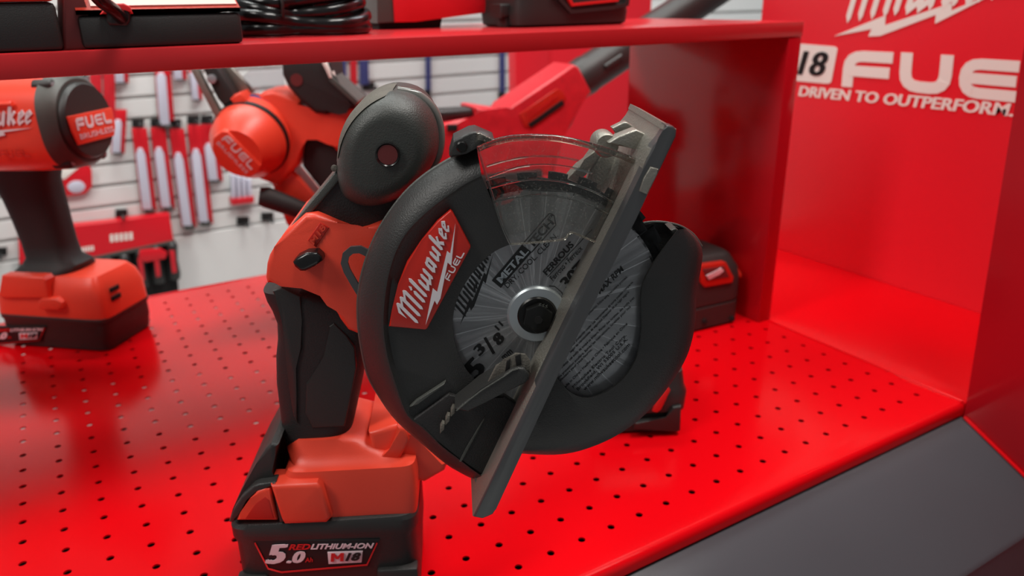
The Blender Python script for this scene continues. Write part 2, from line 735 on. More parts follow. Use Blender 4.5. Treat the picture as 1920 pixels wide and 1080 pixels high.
# sloping grey front
sl = 0.555
yb_ = 0.5 * (on_plane(1920, 985, (0, DY0, 0), Vector((0, -sl, 1))).y + on_plane(1790, 1080, (0, DY0, 0), Vector((0, -sl, 1))).y)
bm = bmesh.new()
ya_ = DY0 + 0.001
prof = [(ya_ + 0.004, -0.016), (ya_, -0.0135), (ya_ - 0.003, -0.0145)]
zt = -0.0145
slp = 0.50
prof += [(yb_ + 0.002, zt - slp * (ya_ - 0.003 - yb_ - 0.002)), (yb_, zt - slp * (ya_ - 0.003 - yb_) - 0.003)]
rows = [[bm.verts.new((x, y, z)) for y, z in prof] for x in (-0.5, DX1 - 0.0005)]
for a in range(len(prof) - 1):
    bm.faces.new((rows[0][a], rows[0][a + 1], rows[1][a + 1], rows[1][a]))
OFF(obj('front_apron', bm, M_APRON, deck), deck)
bm = bmesh.new()
add_box(bm, (-0.5, yb_ + 0.001, -0.5), (DX1 - 0.0005, yb_ + 0.02, prof[-1][1] - 0.0005))
OFF(obj('fascia', bm, M_FASCIA, deck), deck)

shelf = thing('display_shelf', 'glossy red upper shelf with a tall divider panel standing on the deck', 'shelf', (0.2, 0.66, 0))
SY0, SY1, SZ0, SZ1 = 0.542, 0.79, 0.3095, 0.3242
bm = bmesh.new()
add_box(bm, (-0.7, SY0, SZ0), (0.6668, SY1, SZ1), 0.0012)
OFF(obj('shelf_board', bm, M_SHELF, shelf), shelf)
bm = bmesh.new()
add_box(bm, (0.6475, SY0 + 0.0006, 0.0004), (0.6664, SY1, SZ0 - 0.0003), 0.001)
OFF(obj('divider_panel', bm, M_DIV, shelf), shelf)

# end panel to the right of the deck
endp = thing('end_panel', 'plain deep red end panel at the right of the grey sloping front', 'panel', (DX1, 0.2, 0))
bm = bmesh.new()
a = [(DX1 + 0.0006, DY0 - 0.0005, -0.5), (DX1 + 0.0006, DY0 - 0.0005, 0.0), (DX1 + 0.0006, DY0 + 0.040, 0.8), (DX1 + 0.0006, -0.3, 0.8), (DX1 + 0.0006, -0.3, -0.5)]
add_prism(bm, a, [(x + 0.12, y, z) for x, y, z in a], 0.001)
OFF(obj('panel_board', bm, M_DIV, endp), endp)
bm = bmesh.new()
add_tube(bm, [(DX1 - 0.001, y, z + 0.002) for y, z in prof[2:4]], 0.0016, 8)
OFF(obj('edge_trim', bm, M_DECK, endp), endp)

# ---- tall sign wall
SX = 0.884
sign = thing('sign_wall', 'tall red branded wall with white lettering beside the deck', 'sign', (SX, 0.55, 0))
bm = bmesh.new()
add_box(bm, (SX, 0.12, -0.5), (SX + 0.02, 0.793, 1.1), 0.001)
OFF(obj('sign_board', bm, M_SIGN, sign), sign)


def sg(px, py):
    return on_plane(px, py, (SX - 0.0006, 0, 0), Vector((1, 0, 0))) - sign.location


soff = Vector((-0.0004, 0, 0))
for ch, a, b, c in (('F', (1578, 162), (1668, 170), (1584, 94)), ('U', (1684, 170), (1781, 180), (1690, 98)), ('E', (1794, 182), (1903, 193), (1802, 107)), ('L', (1915, 194), (2030, 206), (1925, 118))):
    asp = 1.25 if ch != 'E' else 1.35
    letters('lettering', fuel_letter(ch, asp, 0.29), cell(sg(*a), sg(*b), sg(*c)), soff, M_WHITE, sign)
c = cell(sg(1440, 147), sg(1562, 158), sg(1447, 78))
bm = bmesh.new()
add_plate(bm, [c(x, y) for x, y in rnd([(0.5, 0), (0.97, 0.0), (1, 0.94), (0.05, 1), (0, 0.02), (0.5, 0)], 0.08)], soff)
obj('badge', bm, M_WHITE, sign)
letters('lettering', BOLD_M, cell(c(0.08, 0.2), c(0.42, 0.2), c(0.1, 0.8)), soff * 2.2, M_PRED, sign)
write('lettering', '18', c(0.46, 0.17), c(0.85, 0.17), c(0.48, 0.8), soff * 2.2, M_INK, sign, 0.03, 0.15)
write('lettering', 'DRIVEN TO OUTPERFORM.', sg(1497, 180), sg(1899, 219), sg(1501, 161), soff, M_WHITE, sign, 0.03)
letters('lettering', SCRIPT, cell(sg(1590, 36), sg(1960, -20), sg(1590, -72)), soff, M_WHITE, sign)
letters('lightning_bolt', [BOLT], cell(sg(1563, 68), sg(1885, -22), sg(1563 - 90, 68 - 320)), soff, M_WHITE, sign)

# ---- the shop behind
colm = thing('red_column', 'plain red column in the shop behind the deck, left of the sign wall', 'column', (0.95, 1.45, 0))
bm = bmesh.new()
add_box(bm, (0.788, 1.3, -1.0), (0.862, 1.33, 1.2), 0.002)
OFF(obj('side_post', bm, M_SIGN, colm), colm)
bm = bmesh.new()
add_box(bm, (0.8625, 1.306, -1.0), (1.125, 1.33, 1.2), 0.002)
OFF(obj('front_panel', bm, M_SIGN, colm), colm)

WY = 2.1
bm = bmesh.new()
pitch = 0.0512
z = -0.218
add_box(bm, (-1.2, WY + 0.012, -1.2), (3.8, WY + 0.03, 0.8))
while z < 0.76:
    add_box(bm, (-1.2, WY, z + 0.0042), (3.8, WY + 0.0115, z + pitch - 0.0042), 0.001, 1)
    z += pitch
add_box(bm, (-1.2, WY - 0.004, -1.2), (3.8, WY + 0.0115, -0.2185), 0.002, 1)
tag(obj('wall_back', bm, M_SLAT), 'white slatted shop wall hung with packs behind the deck', 'wall', kind='structure')
bm = bmesh.new()
add_box(bm, (-1.2, WY - 0.02, 0.815), (3.8, WY + 0.03, 1.9), 0.003)  # added unseen board: keeps bright wall out of the deck's reflection
tag(obj('reflection_blocker', bm, M_FASCIA), 'added dark board above the slatted shop wall, out of view', 'trim', kind='structure')
bm = bmesh.new()
add_box(bm, (-1.2, -1.0, -1.25), (3.8, WY + 0.03, -1.2))
tag(obj('floor', bm, M_WALL), 'pale shop floor below the display', 'floor', kind='structure')

WF = Frame((0, WY, 0), 1, 0, (0, WY, 0))


def hang(name, label, cat, x, y, group=None):
    """a root on the back wall at photo point x, y"""
    p = WF.P(x, y, 0.012) + Vector((0, WY, 0))
    return thing(name, label, cat, p, 0, group)


def wq(root, pts, w):
    return [WF.P(x, y, w) + Vector((0, WY, 0)) - root.location for x, y in pts]


def wplate(name, root, pts, w1, w0, m, bevel=0.001):
    return prism(name, None, wq(root, pts, w1), w1, w0, m, root, bevel, 2, 0, True)


def peg(x, y, label):
    r = hang('peg_hook', label, 'hook', x, y, 'peg hooks on the slatted wall')
    wplate('clip_plate', r, [(x - 11, y - 8), (x + 11, y - 9), (x + 11, y + 5), (x - 11, y + 6)], 0.010, 0.0008, M_INK)
    p = WF.P(x, y, 0.01) + Vector((0, WY, 0)) - r.location
    tube('prong', [p, p + Vector((0, -0.05, -0.002)), p + Vector((0, -0.06, 0.008))], 0.003, M_INK, r, 8)
    return r


def sleeve_pack(x0, y0, x1, y1, wd, split, label, group, edge=True):
    """long card: red printed head above a pale clear sleeve"""
    r = hang('blister_pack', label, 'packaged tool', x0, y0, group)
    ax, ay = x1 - x0, y1 - y0
    h = wd / 2

    def q(t, s):
        return (x0 + ax * t + s * h, y0 + ay * t)
    wplate('backing_card', r, [q(0, -1), q(0, 1), q(1, 1), q(1, -1)], 0.010, 0.0085, M_CARD)
    wplate('printed_head', r, [q(0.02, -0.94), q(0.02, 0.86), q(split, 0.86), q(split, -0.94)], 0.0125, 0.0104, M_HEADER)
    wplate('clear_sleeve', r, [q(split + 0.01, -0.8), q(split - 0.06, -0.4), q(split - 0.06, 0.1), q(split + 0.01, 0.4), q(0.99, 0.4), q(0.99, -0.8)], 0.026, 0.0104, M_TUBE, 0.004)
    wplate('end_cap', r, [q(0.97, -0.7), q(0.97, 0.7), q(1.03, 0.6), q(1.03, -0.6)], 0.022, 0.0104, M_GREYP)
    return r


G1 = 'long blister packs in a row on the slatted wall'
for k, (a, b, c_, d, lb) in enumerate(((261, 240, 280, 395, 'long pale blister pack with red head, leftmost of the row of five on the wall'),
                                       (296, 239, 315, 391, 'long pale blister pack with red head, second from left in the row of five'),
                                       (331, 241, 355, 426, 'longest pale blister pack with red head, third from left in the row of five'),
                                       (365, 234, 386, 419, 'long pale blister pack with red head, fourth from left in the row of five'),
                                       (391, 233, 404, 340, 'short pale blister pack with red head, beside the rear saw motor'))):
    sleeve_pack(a, b, c_, d, 29, 0.31 if k < 4 else 0.4, lb, G1)
    peg(a - 2, b - 8, ('black peg hook holding the %s of the five blister packs' % ('leftmost', 'second', 'third', 'fourth', 'fifth')[k]))
G2 = 'upper packs on the slatted wall'
sleeve_pack(304, 120, 313, 236, 30, 0.2, 'narrow pale blister pack hanging above the row of five', G2)
sleeve_pack(225, 205, 221, 288, 26, 0.3, 'small pale blister pack right of the black wrench collar', G2)
sleeve_pack(334, 100, 338, 150, 26, 0.3, 'stub of a pale pack just under the shelf edge', G2)
sleeve_pack(224, 95, 228, 156, 28, 0.3, 'stub of a pale pack under the shelf, above the wrench collar', G2)
sleeve_pack(364, 130, 370, 188, 20, 0.15, 'faint narrow pale pack left of the rear saw rail', G2)
for xx, lb in ((178, 'dark red hanging card behind the top of the wrench collar'), (203, 'red hanging card just right of the wrench collar')):
    r = hang('hanging_card', lb, 'packaged tool', xx, 110, G2)
    wplate('printed_card', r, [(xx - 10, 100), (xx + 12, 99), (xx + 14, 232), (xx - 8, 234)], 0.014, 0.009, M_CARD)
    wplate('hang_tab', r, [(xx - 5, 92), (xx + 6, 92), (xx + 6, 101), (xx - 5, 101)], 0.013, 0.010, M_TUBE)

# six sided red pack
r = hang('hexagonal_pack', 'red and white six-sided pack behind the wrench grip', 'packaged tool', 135, 335)
wplate('card', r, [(96, 316), (112, 303), (160, 303), (172, 318), (173, 350), (160, 364), (96, 372)], 0.016, 0.009, M_HEADER, 0.002)
wplate('white_panel', r, [(100, 326), (118, 310), (148, 314), (122, 336), (100, 340)], 0.0175, 0.0163, M_WHITE, 0.0005)
wplate('white_disc', r, curve([(126, 350), (136, 340), (152, 340), (160, 350), (152, 360), (136, 361)], 4, True), 0.0175, 0.0163, M_TUBE, 0.0005)

# driver set in a window box
r = hang('screwdriver_set', 'boxed set of red and black screwdrivers hanging behind the wrench', 'tool set', 230, 410)
wplate('box_header', r, [(34, 436), (200, 418), (318, 402), (326, 452), (200, 480), (36, 496)], 0.05, 0.009, M_HEADER, 0.002)
wplate('box_tray', r, [(36, 498), (200, 482), (327, 454), (336, 553), (205, 566), (38, 590)], 0.035, 0.009, M_DARK, 0.002)
wplate('box_lip', r, [(140, 489), (328, 450), (329, 456), (140, 496)], 0.053, 0.036, M_GREYP, 0.0005)
for i in range(6):
    x = 172 + 30 * i
    y = 498 - 7.5 * i
    bm = bmesh.new()
    a, b = wq(r, [(x, y - 8), (x + 6, y + 62)], 0.048)
    add_tube(bm, [a.lerp(b, t) for t in (0, 0.08, 0.5, 0.85, 1)], [0.007, 0.013, 0.011, 0.015, 0.013], 12)
    h_ = obj('screwdriver_handle', bm, M_BLACK, r)
    p = wq(r, [(x - 4, y + 10), (x + 5, y + 9), (x + 10, y + 50), (x + 1, y + 52)], 0.0625)
    prism('grip_inlay', None, p, 0.0625, 0.05, M_CARD, h_, 0.001, 2, 0, True)
wplate('sticker', r, [(262, 470), (300, 466), (314, 474), (310, 485), (272, 492), (260, 484)], 0.064, 0.054, M_HEADER, 0.001)
bm = bmesh.new()
for k in range(5):
    x = 206 + k * 9
    add_plate(bm, wq(r, [(x, 440 - k), (x + 6, 439 - k), (x + 7, 453 - k), (x + 1, 454 - k)], 0.0505), Vector((0, -0.0004, 0)))
obj('lettering', bm, M_WHITE, r)
bm = bmesh.new()
for k in range(7):
    x = 142 + k * 5
    add_plate(bm, wq(r, [(x, 466 - k * .8), (x + 3.4, 465 - k * .8), (x + 4, 474 - k * .8), (x + .6, 475 - k * .8)], 0.0505), Vector((0, -0.0004, 0)))
obj('lettering', bm, M_WHITE, r)
peg(228, 402, 'black peg hook at the top of the boxed screwdriver set')
peg(456, 416, 'black peg hook on bare white wall below the rear saw motor')
peg(502, 408, 'black peg hook beside the black arm of the rear saw')
peg(2, 474, 'black peg hook at the far left beside the wrench grip')

# little rack
r = hang('bit_rack', 'small pale rack of narrow tubes with a red foot, under the rear saw motor', 'packaged tool', 455, 345)
wplate('red_foot', r, [(434, 374), (476, 369), (477, 380), (435, 385)], 0.03, 0.002, M_CARD)
for i in range(4):
    x = 434 + i * 10
    wplate('tube', r, [(x, 328 + i * 3), (x + 7, 327 + i * 3), (x + 9, 371), (x + 2, 373)], 0.024, 0.004, M_TUBE, 0.003)

# right half: narrow blue strips
G3 = 'narrow blue hanging strips'
for x, y1, wd, lb in ((803, 196, 9, 'narrow blue strip hanging right of the saw motor knob'), (942, 200, 9, 'narrow blue strip hanging beside the red column')):
    r = hang('blue_strip', lb, 'packaged tool', x, 60, G3)
    wplate('strip', r, [(x - wd / 2, 20), (x + wd / 2, 20), (x + wd / 2 + 1, y1 - 26), (x - wd / 2 + 1, y1 - 26)], 0.012, 0.006, M_NAVY)
    wplate('clip', r, [(x - wd / 2, y1 - 27), (x + wd / 2 + 1, y1 - 27), (x + wd / 2, y1), (x - 1, y1)], 0.016, 0.002, M_INK)
for x, wd, m, lb in ((640, 16, M_NAVY, 'dark blue hanging card left of the saw motor knob'), (662, 12, M_CARD, 'narrow red hanging card between two blue ones'), (682, 16, M_NAVY, 'dark blue hanging card right of a narrow red one')):
    r = hang('hanging_card', lb, 'packaged tool', x, 70, G3)
    wplate('printed_card', r, [(x - wd / 2, 40), (x + wd / 2, 40), (x + wd / 2 + 2, 158), (x - wd / 2 + 2, 160)], 0.014, 0.008, m)
    wplate('white_band', r, [(x - wd / 2, 100), (x + wd / 2, 100), (x + wd / 2 + 1, 112), (x - wd / 2 + 1, 113)], 0.0148, 0.0142, M_TUBE, 0.0003)
peg(692, 164, 'black peg hook beside the saw motor knob, by the blue cards')

# ================================================================ the metal saw in front
REF = CAM + ray(1006, 586) * 0.364
U = Vector((0.893, -0.450, 0)).normalized()
NV = Vector((U.y, -U.x, 0))
BASE = REF + U * (-0.118) + NV * (-0.07)
BASE.z = 0
F = Frame(REF, U.x, U.y, BASE)
saw = thing('metal_saw', 'cordless metal circular saw with black blade guard, standing on its battery in front', 'circular saw', BASE, F.ang)
P = F.P
toff = Vector((0, -0.00025, 0))


def q3(a, b, c, w):
    return P(*a, w), P(*b, w), P(*c, w)


def scaled(pts, ctr, k, dy=0.0):
    return [Vector((ctr.x + (p.x - ctr.x) * k, p.y + dy, ctr.z + (p.z - ctr.z) * k)) for p in pts]


# ---- blade
BC = P(1006, 586, 0)
BR = 0.0683


def blade():
    bm = bmesh.new()
    N = 30
    out, core = [], []
    for i in range(N):
        a0 = 2 * math.pi * i / N + math.radians(1.2)
        st = 2 * math.pi / N
        for t, r in ((0.0, BR), (0.20, BR * 0.999), (0.40, BR * 0.997), (0.62, BR * 0.994), (0.635, BR * 0.945), (0.67, BR * 0.918), (0.73, BR * 0.906), (0.80, BR * 0.902), (0.87, BR * 0.906), (0.93, BR * 0.918), (0.965, BR * 0.945)):
            a = a0 - t * st
            out.append(Vector((BC.x + r * math.cos(a), 0, BC.z + r * math.sin(a))))
            core.append(a)
    k = len(out)
    y0 = BC.y
    R2 = BR * 0.885
    for side, y in ((1, y0 - 0.0008), (-1, y0 + 0.0008)):
        A = [bm.verts.new((p.x, y, p.z)) for p in out]
        Bv = [bm.verts.new((BC.x + R2 * math.cos(a), y, BC.z + R2 * math.sin(a))) for a in core]
        Cv = [bm.verts.new((BC.x + 0.008 * math.cos(a), y, BC.z + 0.008 * math.sin(a))) for a in core]
        for i in range(k):
            j = (i + 1) % k
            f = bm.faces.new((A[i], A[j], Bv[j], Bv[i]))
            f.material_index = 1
            bm.faces.new((Bv[i], Bv[j], Cv[j], Cv[i]))
        if side == 1:
            A1 = A
        else:
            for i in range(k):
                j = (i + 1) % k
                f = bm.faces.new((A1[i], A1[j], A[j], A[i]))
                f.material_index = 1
    return bm


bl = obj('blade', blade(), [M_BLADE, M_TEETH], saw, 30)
bl['label'] = 'round toothed steel saw blade with black printing'
YN = Vector((0, -1, 0))
turned('arbor_washer', BC + YN * 0.0008, YN, [(0, 0.0142), (0.0016, 0.0142), (0.0026, 0.0134), (0.0026, 0.009), (0.0014, 0.0085)], M_WASH, saw, 48)
bolt = turned('arbor_bolt', BC + YN * 0.001, YN, [(0, 0.0095), (0.0026, 0.0095), (0.0034, 0.0088), (0.0034, 0.001)], M_BOLT, saw, 40)
bm = bmesh.new()
hexr = lambda r, n=6, ph=0.35: [(r * math.cos(2 * math.pi * k / n + ph), r * math.sin(2 * math.pi * k / n + ph)) for k in range(n)]
a = [BC + Vector((x, -0.0082, z)) for x, z in hexr(0.0072)]
add_prism(bm, a, [p + Vector((0, 0.005, 0)) for p in a], 0.0007, 2)
obj('hex_head', bm, M_BOLT, bolt)
bm = bmesh.new()
a = [BC + Vector((x, -0.00845, z - 0.0004)) for x, z in hexr(0.0021, 6, 0.1)]
add_prism(bm, a, [p + Vector((0, 0.0006, 0)) for p in a])
obj('hex_socket', bm, M_DARK, bolt)
bm = bmesh.new()
for k in range(3):
    c = cell(P(1010 + 6 * k, 573 + 1.5 * k, 0.0085), P(1014 + 6 * k, 574 + 1.5 * k, 0.0085), P(1011 + 6 * k, 568 + 1.5 * k, 0.0085))
    for poly in ribbon([(0, 0), (1, 0.2), (0.2, 0.6), (1, 1)], 0.25):
        add_plate(bm, [c(x, y) for x, y in poly], toff * 0.3)
obj('stamping', bm, M_GREYP, bolt)

# ---- printing on the blade
W0 = 0.0010


def ink(txt, a, b, c, bold=0.0, m=M_INK, w=W0, slant=0.0, name='lettering', parent=None):
    return write(name, txt, *q3(a, b, c, w), toff * 0.4, m, parent or bl, bold, slant)


bm = bmesh.new()
add_plate(bm, F.L([(939, 540), (997, 473), (979, 459), (922, 526)], W0), toff * 0.3)
for a, b in (((997, 473), (1042, 422)), ((1042, 422), (1039, 404)), ((1039, 404), (1030, 400)), ((1030, 400), (979, 459))):
    d = Vector((b[0] - a[0], b[1] - a[1])).normalized()
    n_ = Vector((-d.y, d.x)) * 0.9
    add_plate(bm, F.L([(a[0] - n_.x, a[1] - n_.y), (b[0] - n_.x, b[1] - n_.y), (b[0] + n_.x, b[1] + n_.y), (a[0] + n_.x, a[1] + n_.y)], W0), toff * 0.3)
# thin rule and arrow
for path, wd in ((((1027, 519), (1110, 430)), 1.0), (((1030, 536), (1040, 537), (1052, 547), (1060, 561)), 1.2)):
    for poly in ribbon(path, wd):
        add_plate(bm, F.L([(p.x, p.y) for p in poly], W0), toff * 0.3)
for poly in ribbon([(909, 633), (926, 663)], 5.5) + ribbon([(928, 611), (936, 619)], 3.4) + ribbon([(935, 603), (943, 611)], 3.4):
    add_plate(bm, F.L([(p.x, p.y) for p in poly], W0), toff * 0.3)
obj('printed_marks', bm, M_INK, bl)
ink('METAL', (940, 532), (992, 472), (930, 523), 0.03, M_WASH, W0 + 0.0003)
ink('TECH', (998, 467), (1040, 419), (986, 457), 0.03)
ink('TM', (1031, 412), (1038, 404), (1028, 408), 0.02)
ink('DRY. COOL. CLEAN.', (952, 541), (1047, 443), (945, 534), 0.005)
ink('FERROUS', (1025, 517), (1077, 460), (1017, 509), 0.03)
ink('Ferroso \u2022 Ferreux', (1037, 527), (1093, 467), (1030, 520), -0.005)
ink('30T', (1064, 543), (1103, 501), (1048, 528), 0.04)
ink('HW', (1068, 551), (1077, 541), (1063, 546), 0.0)
ink('1-8', (1083, 563), (1098, 548), (1077, 557), 0.02)
ink('0 MAX RPM', (1116, 561), (1170, 507), (1110, 552), 0.02)
ink('5', (893, 715), (914, 692), (866, 690), 0.05)
ink('3', (900, 669), (912, 655), (886, 655), 0.05)
ink('8', (936, 650), (948, 635), (921, 635), 0.05)
ink('mm', (946, 676), (962, 661), (940, 669), 0.0)
lines = [('Always wear eye protection. Follow using instructions provided.', (1078, 617), (1178, 521), 5.2),
         ('Usar protecci\u00f3n ocular. Las herramientas de corte pueden romperse.', (1073, 651), (1189, 530), 5.2),
         ('Seguir las instrucciones de seguridad. Disponer de un lugar seguro', (1071, 663), (1181, 549), 5.2),
         ('de trabajo. Les outils de coupe se brisent. Porter des lunettes, des outils avec', (1049, 697), (1191, 560), 5.2),
         ('une protection oculaire. Suivez les instructions, lunettes pour vos', (1048, 712), (1184, 577), 5.2),
         ('protecteurs pour yeux fournis.', (1046, 722), (1112, 657), 5.2),
         ('Made in China \u2022 Hecho en China \u2022 Fabriqu\u00e9 en Chine', (1058, 732), (1178, 609), 5.6),
         ('Milwaukee Electric Tool Corp.', (1077, 729), (1176, 631), 6.4),
         ('Brookfield, WI 53005 U.S.A.', (1085, 733), (1178, 638), 6.4),
         ('www.milwaukeetool.com', (1097, 733), (1182, 648), 6.4)]
for t, a, b, h in lines:
    d = Vector((b[0] - a[0], b[1] - a[1])).normalized()
    ink(t, a, b, (a[0] + d.y * h, a[1] - d.x * h), 0.006)
letters('logo_lettering', SCRIPT, cell(*q3((872, 592), (925, 463), (838, 574), W0)), toff * 0.3, M_INK, bl)
letters('logo_bolt', [BOLT], cell(*q3((863, 608), (925, 475), (863 - 133, 608 - 62), W0)), toff * 0.3, M_INK, bl)

# ---- fixed upper guard
outer = [(893, 270), (870, 284), (845, 297), (800, 325), (760, 360), (725, 405), (700, 450), (682, 500), (672, 550), (671, 600), (677, 650), (690, 705), (712, 745), (742, 787), (790, 830), (835, 868), (868, 888), (890, 899), (903, 903)]
mid = [(903, 330), (880, 341), (850, 360), (800, 398), (756, 446), (730, 510), (719, 594), (725, 660), (742, 720), (764, 778), (793, 802), (830, 838), (862, 862), (885, 880), (904, 893)]
inner = [(957, 458), (930, 470), (905, 490), (880, 520), (860, 555), (850, 590), (850, 625), (858, 660), (876, 695), (902, 722), (930, 742), (962, 758), (978, 770), (968, 800), (948, 835), (928, 860), (906, 893)]


def smooth_px(pts, n=56):
    return [(p.x, p.y) for p in resample(curve([Vector((x, y, 0)) for x, y in pts], 8), n)]


po, pm, pi_ = smooth_px(outer), smooth_px(mid), smooth_px(inner)


def mixp(a, b, t):
    return [(x0 + (x1 - x0) * t, y0 + (y1 - y0) * t) for (x0, y0), (x1, y1) in zip(a, b)]


rings = [F.L(po, -0.020), F.L(po, -0.004), F.L(mixp(po, pm, 0.10), 0.0005), F.L(mixp(po, pm, 0.5), 0.006), F.L(mixp(po, pm, 0.9), 0.0095), F.L(pm, 0.0098),
         F.L(mixp(pm, pi_, 0.06), 0.0074), F.L(mixp(pm, pi_, 0.5), 0.0074), F.L(pi_, 0.0070), F.L(pi_, 0.0022)]
guard = loft('blade_guard', rings, M_BLACK, saw, False, ang=50)
guard['label'] = 'black plastic guard around the left of the blade'
rim = loft('guard_seam', [F.L(po, -0.0200), F.L(mixp(po, pm, -0.05), -0.0205), F.L(mixp(po, pm, -0.05), -0.030), F.L(mixp(po, pm, 0.1), -0.030)], M_GREYP, guard, False)
# ribs and lower cover
for k, q in enumerate(([(768, 764), (781, 752), (836, 716), (834, 722), (784, 759)], [(861, 866), (872, 843), (910, 780), (908, 788), (866, 866)])):
    prism('rib', F, q, 0.0098, 0.006, M_GREYP, guard, 0.0008)
prism('lower_cover', F, [(770, 790), (842, 738), (882, 752), (945, 742), (978, 764), (962, 806), (904, 892), (862, 860), (795, 802)], 0.0092, 0.006, M_RUBBER, guard, 0.001)

# badge
lab = prism('badge_plate', F, [(729, 613), (735, 580), (746, 535), (763, 492), (790, 452), (820, 415), (845, 394), (848, 397), (882, 462), (882, 466), (801, 617), (797, 619)], 0.0102, 0.006, M_REDL, guard, 0.0008)
lab['label'] = 'red badge with white brand lettering'
letters('lettering', SCRIPT, cell(*q3((782, 604), (843, 425), (741, 589), 0.0106)), toff, M_BADGE, lab)
letters('lightning_bolt', [BOLT], cell(*q3((798, 609), (854, 418), (798 - 191, 609 - 56), 0.0106)), toff, M_BADGE, lab)
letters('lettering', fuel_word(1.2, 0.2, 0.3), cell(*q3((843, 527), (871, 475), (833, 522), 0.0106)), toff * 0.6, M_BADGE, lab)

# ---- moving lower guard
gi = smooth_px([(1270, 431), (1247, 460), (1220, 498), (1204, 530), (1200, 560), (1201, 620), (1191, 670), (1166, 710), (1130, 736), (1095, 745), (1066, 733), (1046, 710), (1028, 690), (1000, 740), (955, 830)])
go = smooth_px([(1287, 428), (1306, 446), (1317, 470), (1315, 500), (1306, 550), (1303, 610), (1287, 670), (1250, 730), (1203, 783), (1150, 820), (1095, 843), (1050, 852), (1000, 852), (955, 848)])
lg = loft('lower_guard', [F.L(go, -0.013), F.L(go, -0.001), F.L(mixp(go, gi, 0.12), 0.0035), F.L(mixp(go, gi, 0.4), 0.0055), F.L(mixp(go, gi, 0.97), 0.0062), F.L(gi, 0.0056), F.L(gi, 0.0020)], M_BLACK, saw, False, ang=50)
lg['label'] = 'black moving guard around the right of the blade'
prism('guard_back', F, [(1150, 440), (1190, 422), (1240, 417), (1288, 430), (1312, 458), (1300, 620), (1200, 770), (1050, 840), (960, 840), (940, 600)], -0.0125, -0.015, M_BLACK, lg, 0.0005)
tube('guard_rim', curve(F.L([(1190, 423), (1215, 417), (1245, 417), (1275, 424), (1300, 440), (1315, 462)], -0.012), 5), 0.0007, M_GREYP, lg, 8)
prism('inner_stop', F, [(1258, 432), (1268, 428), (1274, 434), (1262, 442)], 0.001, -0.010, M_GREYP, lg, 0.0005)

# ---- clear sight guard
cg = prism('sight_guard', F, [(894, 274), (925, 263), (962, 256), (1010, 254), (1055, 258), (1110, 271), (1160, 287), (1197, 303), (1185, 345), (1165, 395), (1128, 458), (1100, 447), (1072, 436), (1062, 445), (1051, 450), (1000, 455), (957, 458), (940, 420), (921, 360)], 0.0098, 0.0086, M_CLEAR, saw, 0.0004)
cg['label'] = 'clear plastic window over the top of the blade'
ta = curve([(x, y, 0) for x, y in [(896, 276), (925, 264), (962, 256), (1010, 254), (1055, 258), (1110, 271), (1160, 287), (1197, 303)]], 6)
ta = [(p.x, p.y) for p in ta]
tb = [(x, y + 7) for x, y in ta]
loft('top_rim', [F.L(tb, 0.0102), F.L(ta, 0.0102), F.L(ta, -0.012), F.L(tb, -0.012)], M_CLEARE, cg, False)
tube('rim_bead', F.L([(x, y + 3) for x, y in ta], 0.0108), 0.0014, M_GLASSY, cg, 12)
for pts in ([(912, 312), (950, 301), (1000, 293), (1050, 295), (1085, 301)], [(917, 332), (970, 314), (1020, 309), (1070, 314), (1110, 325)], [(918, 353), (960, 342), (1005, 336), (1060, 342), (1110, 358), (1150, 380)], [(926, 379), (960, 371), (1005, 366), (1050, 369), (1100, 382), (1142, 403)]):
    tube('moulded_line', curve(F.L(pts, 0.0100), 4), 0.00045, M_GLASSY, cg, 8)
tube('edge_bead', curve(F.L([(896, 278), (921, 360), (940, 420), (957, 458)], 0.0101), 4), 0.0005, M_GLASSY, cg, 8)
tube('edge_bead', curve(F.L([(957, 458), (1000, 455), (1051, 450), (1062, 445), (1072, 436), (1100, 447), (1129, 458)], 0.0101), 4), 0.00045, M_CLEARE, cg, 6)
cb = prism('clip_block', F, [(842, 292), (850, 264), (880, 249), (892, 247), (904, 252), (927, 262), (912, 271), (893, 278), (872, 284), (846, 297)], 0.0094, -0.010, M_BLACK, saw, 0.0012)
cb['label'] = 'black clip with a screw at the top of the guard'
turned('screw', P(866, 275, 0.0094), YN, [(0, 0.0024), (0.0008, 0.0024), (0.0012, 0.0019), (0.0012, 0.0008)], M_BOLT, cb, 20)
prism('clear_lug', F, [(893, 248), (900, 250), (926, 262), (918, 268), (896, 262)], 0.0108, 0.0094, M_CLEARE, cb, 0.0004)

# ---- shoe
sw, sb = 0.026, -0.040
edgeL = [(1248, 233), (1245, 245), (1237, 258), (1224, 273), (1213, 295), (1202, 323), (1160, 410), (1129, 472), (1073, 583), (1018, 697), (886, 968)]
edgeR = [(898, 971), (1028, 703), (1083, 589), (1139, 478), (1170, 416), (1212, 329), (1231, 282), (1254, 240)]
shoe = prism('shoe', F, edgeL + edgeR, sw, sb, M_ALU, saw, 0.0004)
shoe['label'] = 'grey cast metal shoe plate seen edge-on'
prism('shoe_edge', F, [(1249, 234), (1263, 237), (1269, 244), (1268, 256), (1238, 316), (1213, 367), (1193, 410), (1139, 517), (1048, 700), (930, 955), (924, 965), (905, 973), (888, 970), (1019, 698), (1074, 584), (1130, 473), (1161, 411), (1203, 324), (1225, 274), (1238, 259), (1246, 246)], sw + 0.0012, sw - 0.006, M_STEEL, shoe, 0.0008)
prism('shoe_toe', F, [(1247, 232), (1269, 242), (1266, 250), (1242, 243)], sw - 0.001, sb, M_ALU, shoe, 0.0006)
prism('slot_plate', F, [(1220, 313), (1235, 317), (1232, 326), (1214, 365), (1199, 359), (1207, 335)], sw + 0.0022, sw - 0.001, M_ALU, shoe, 0.0004)
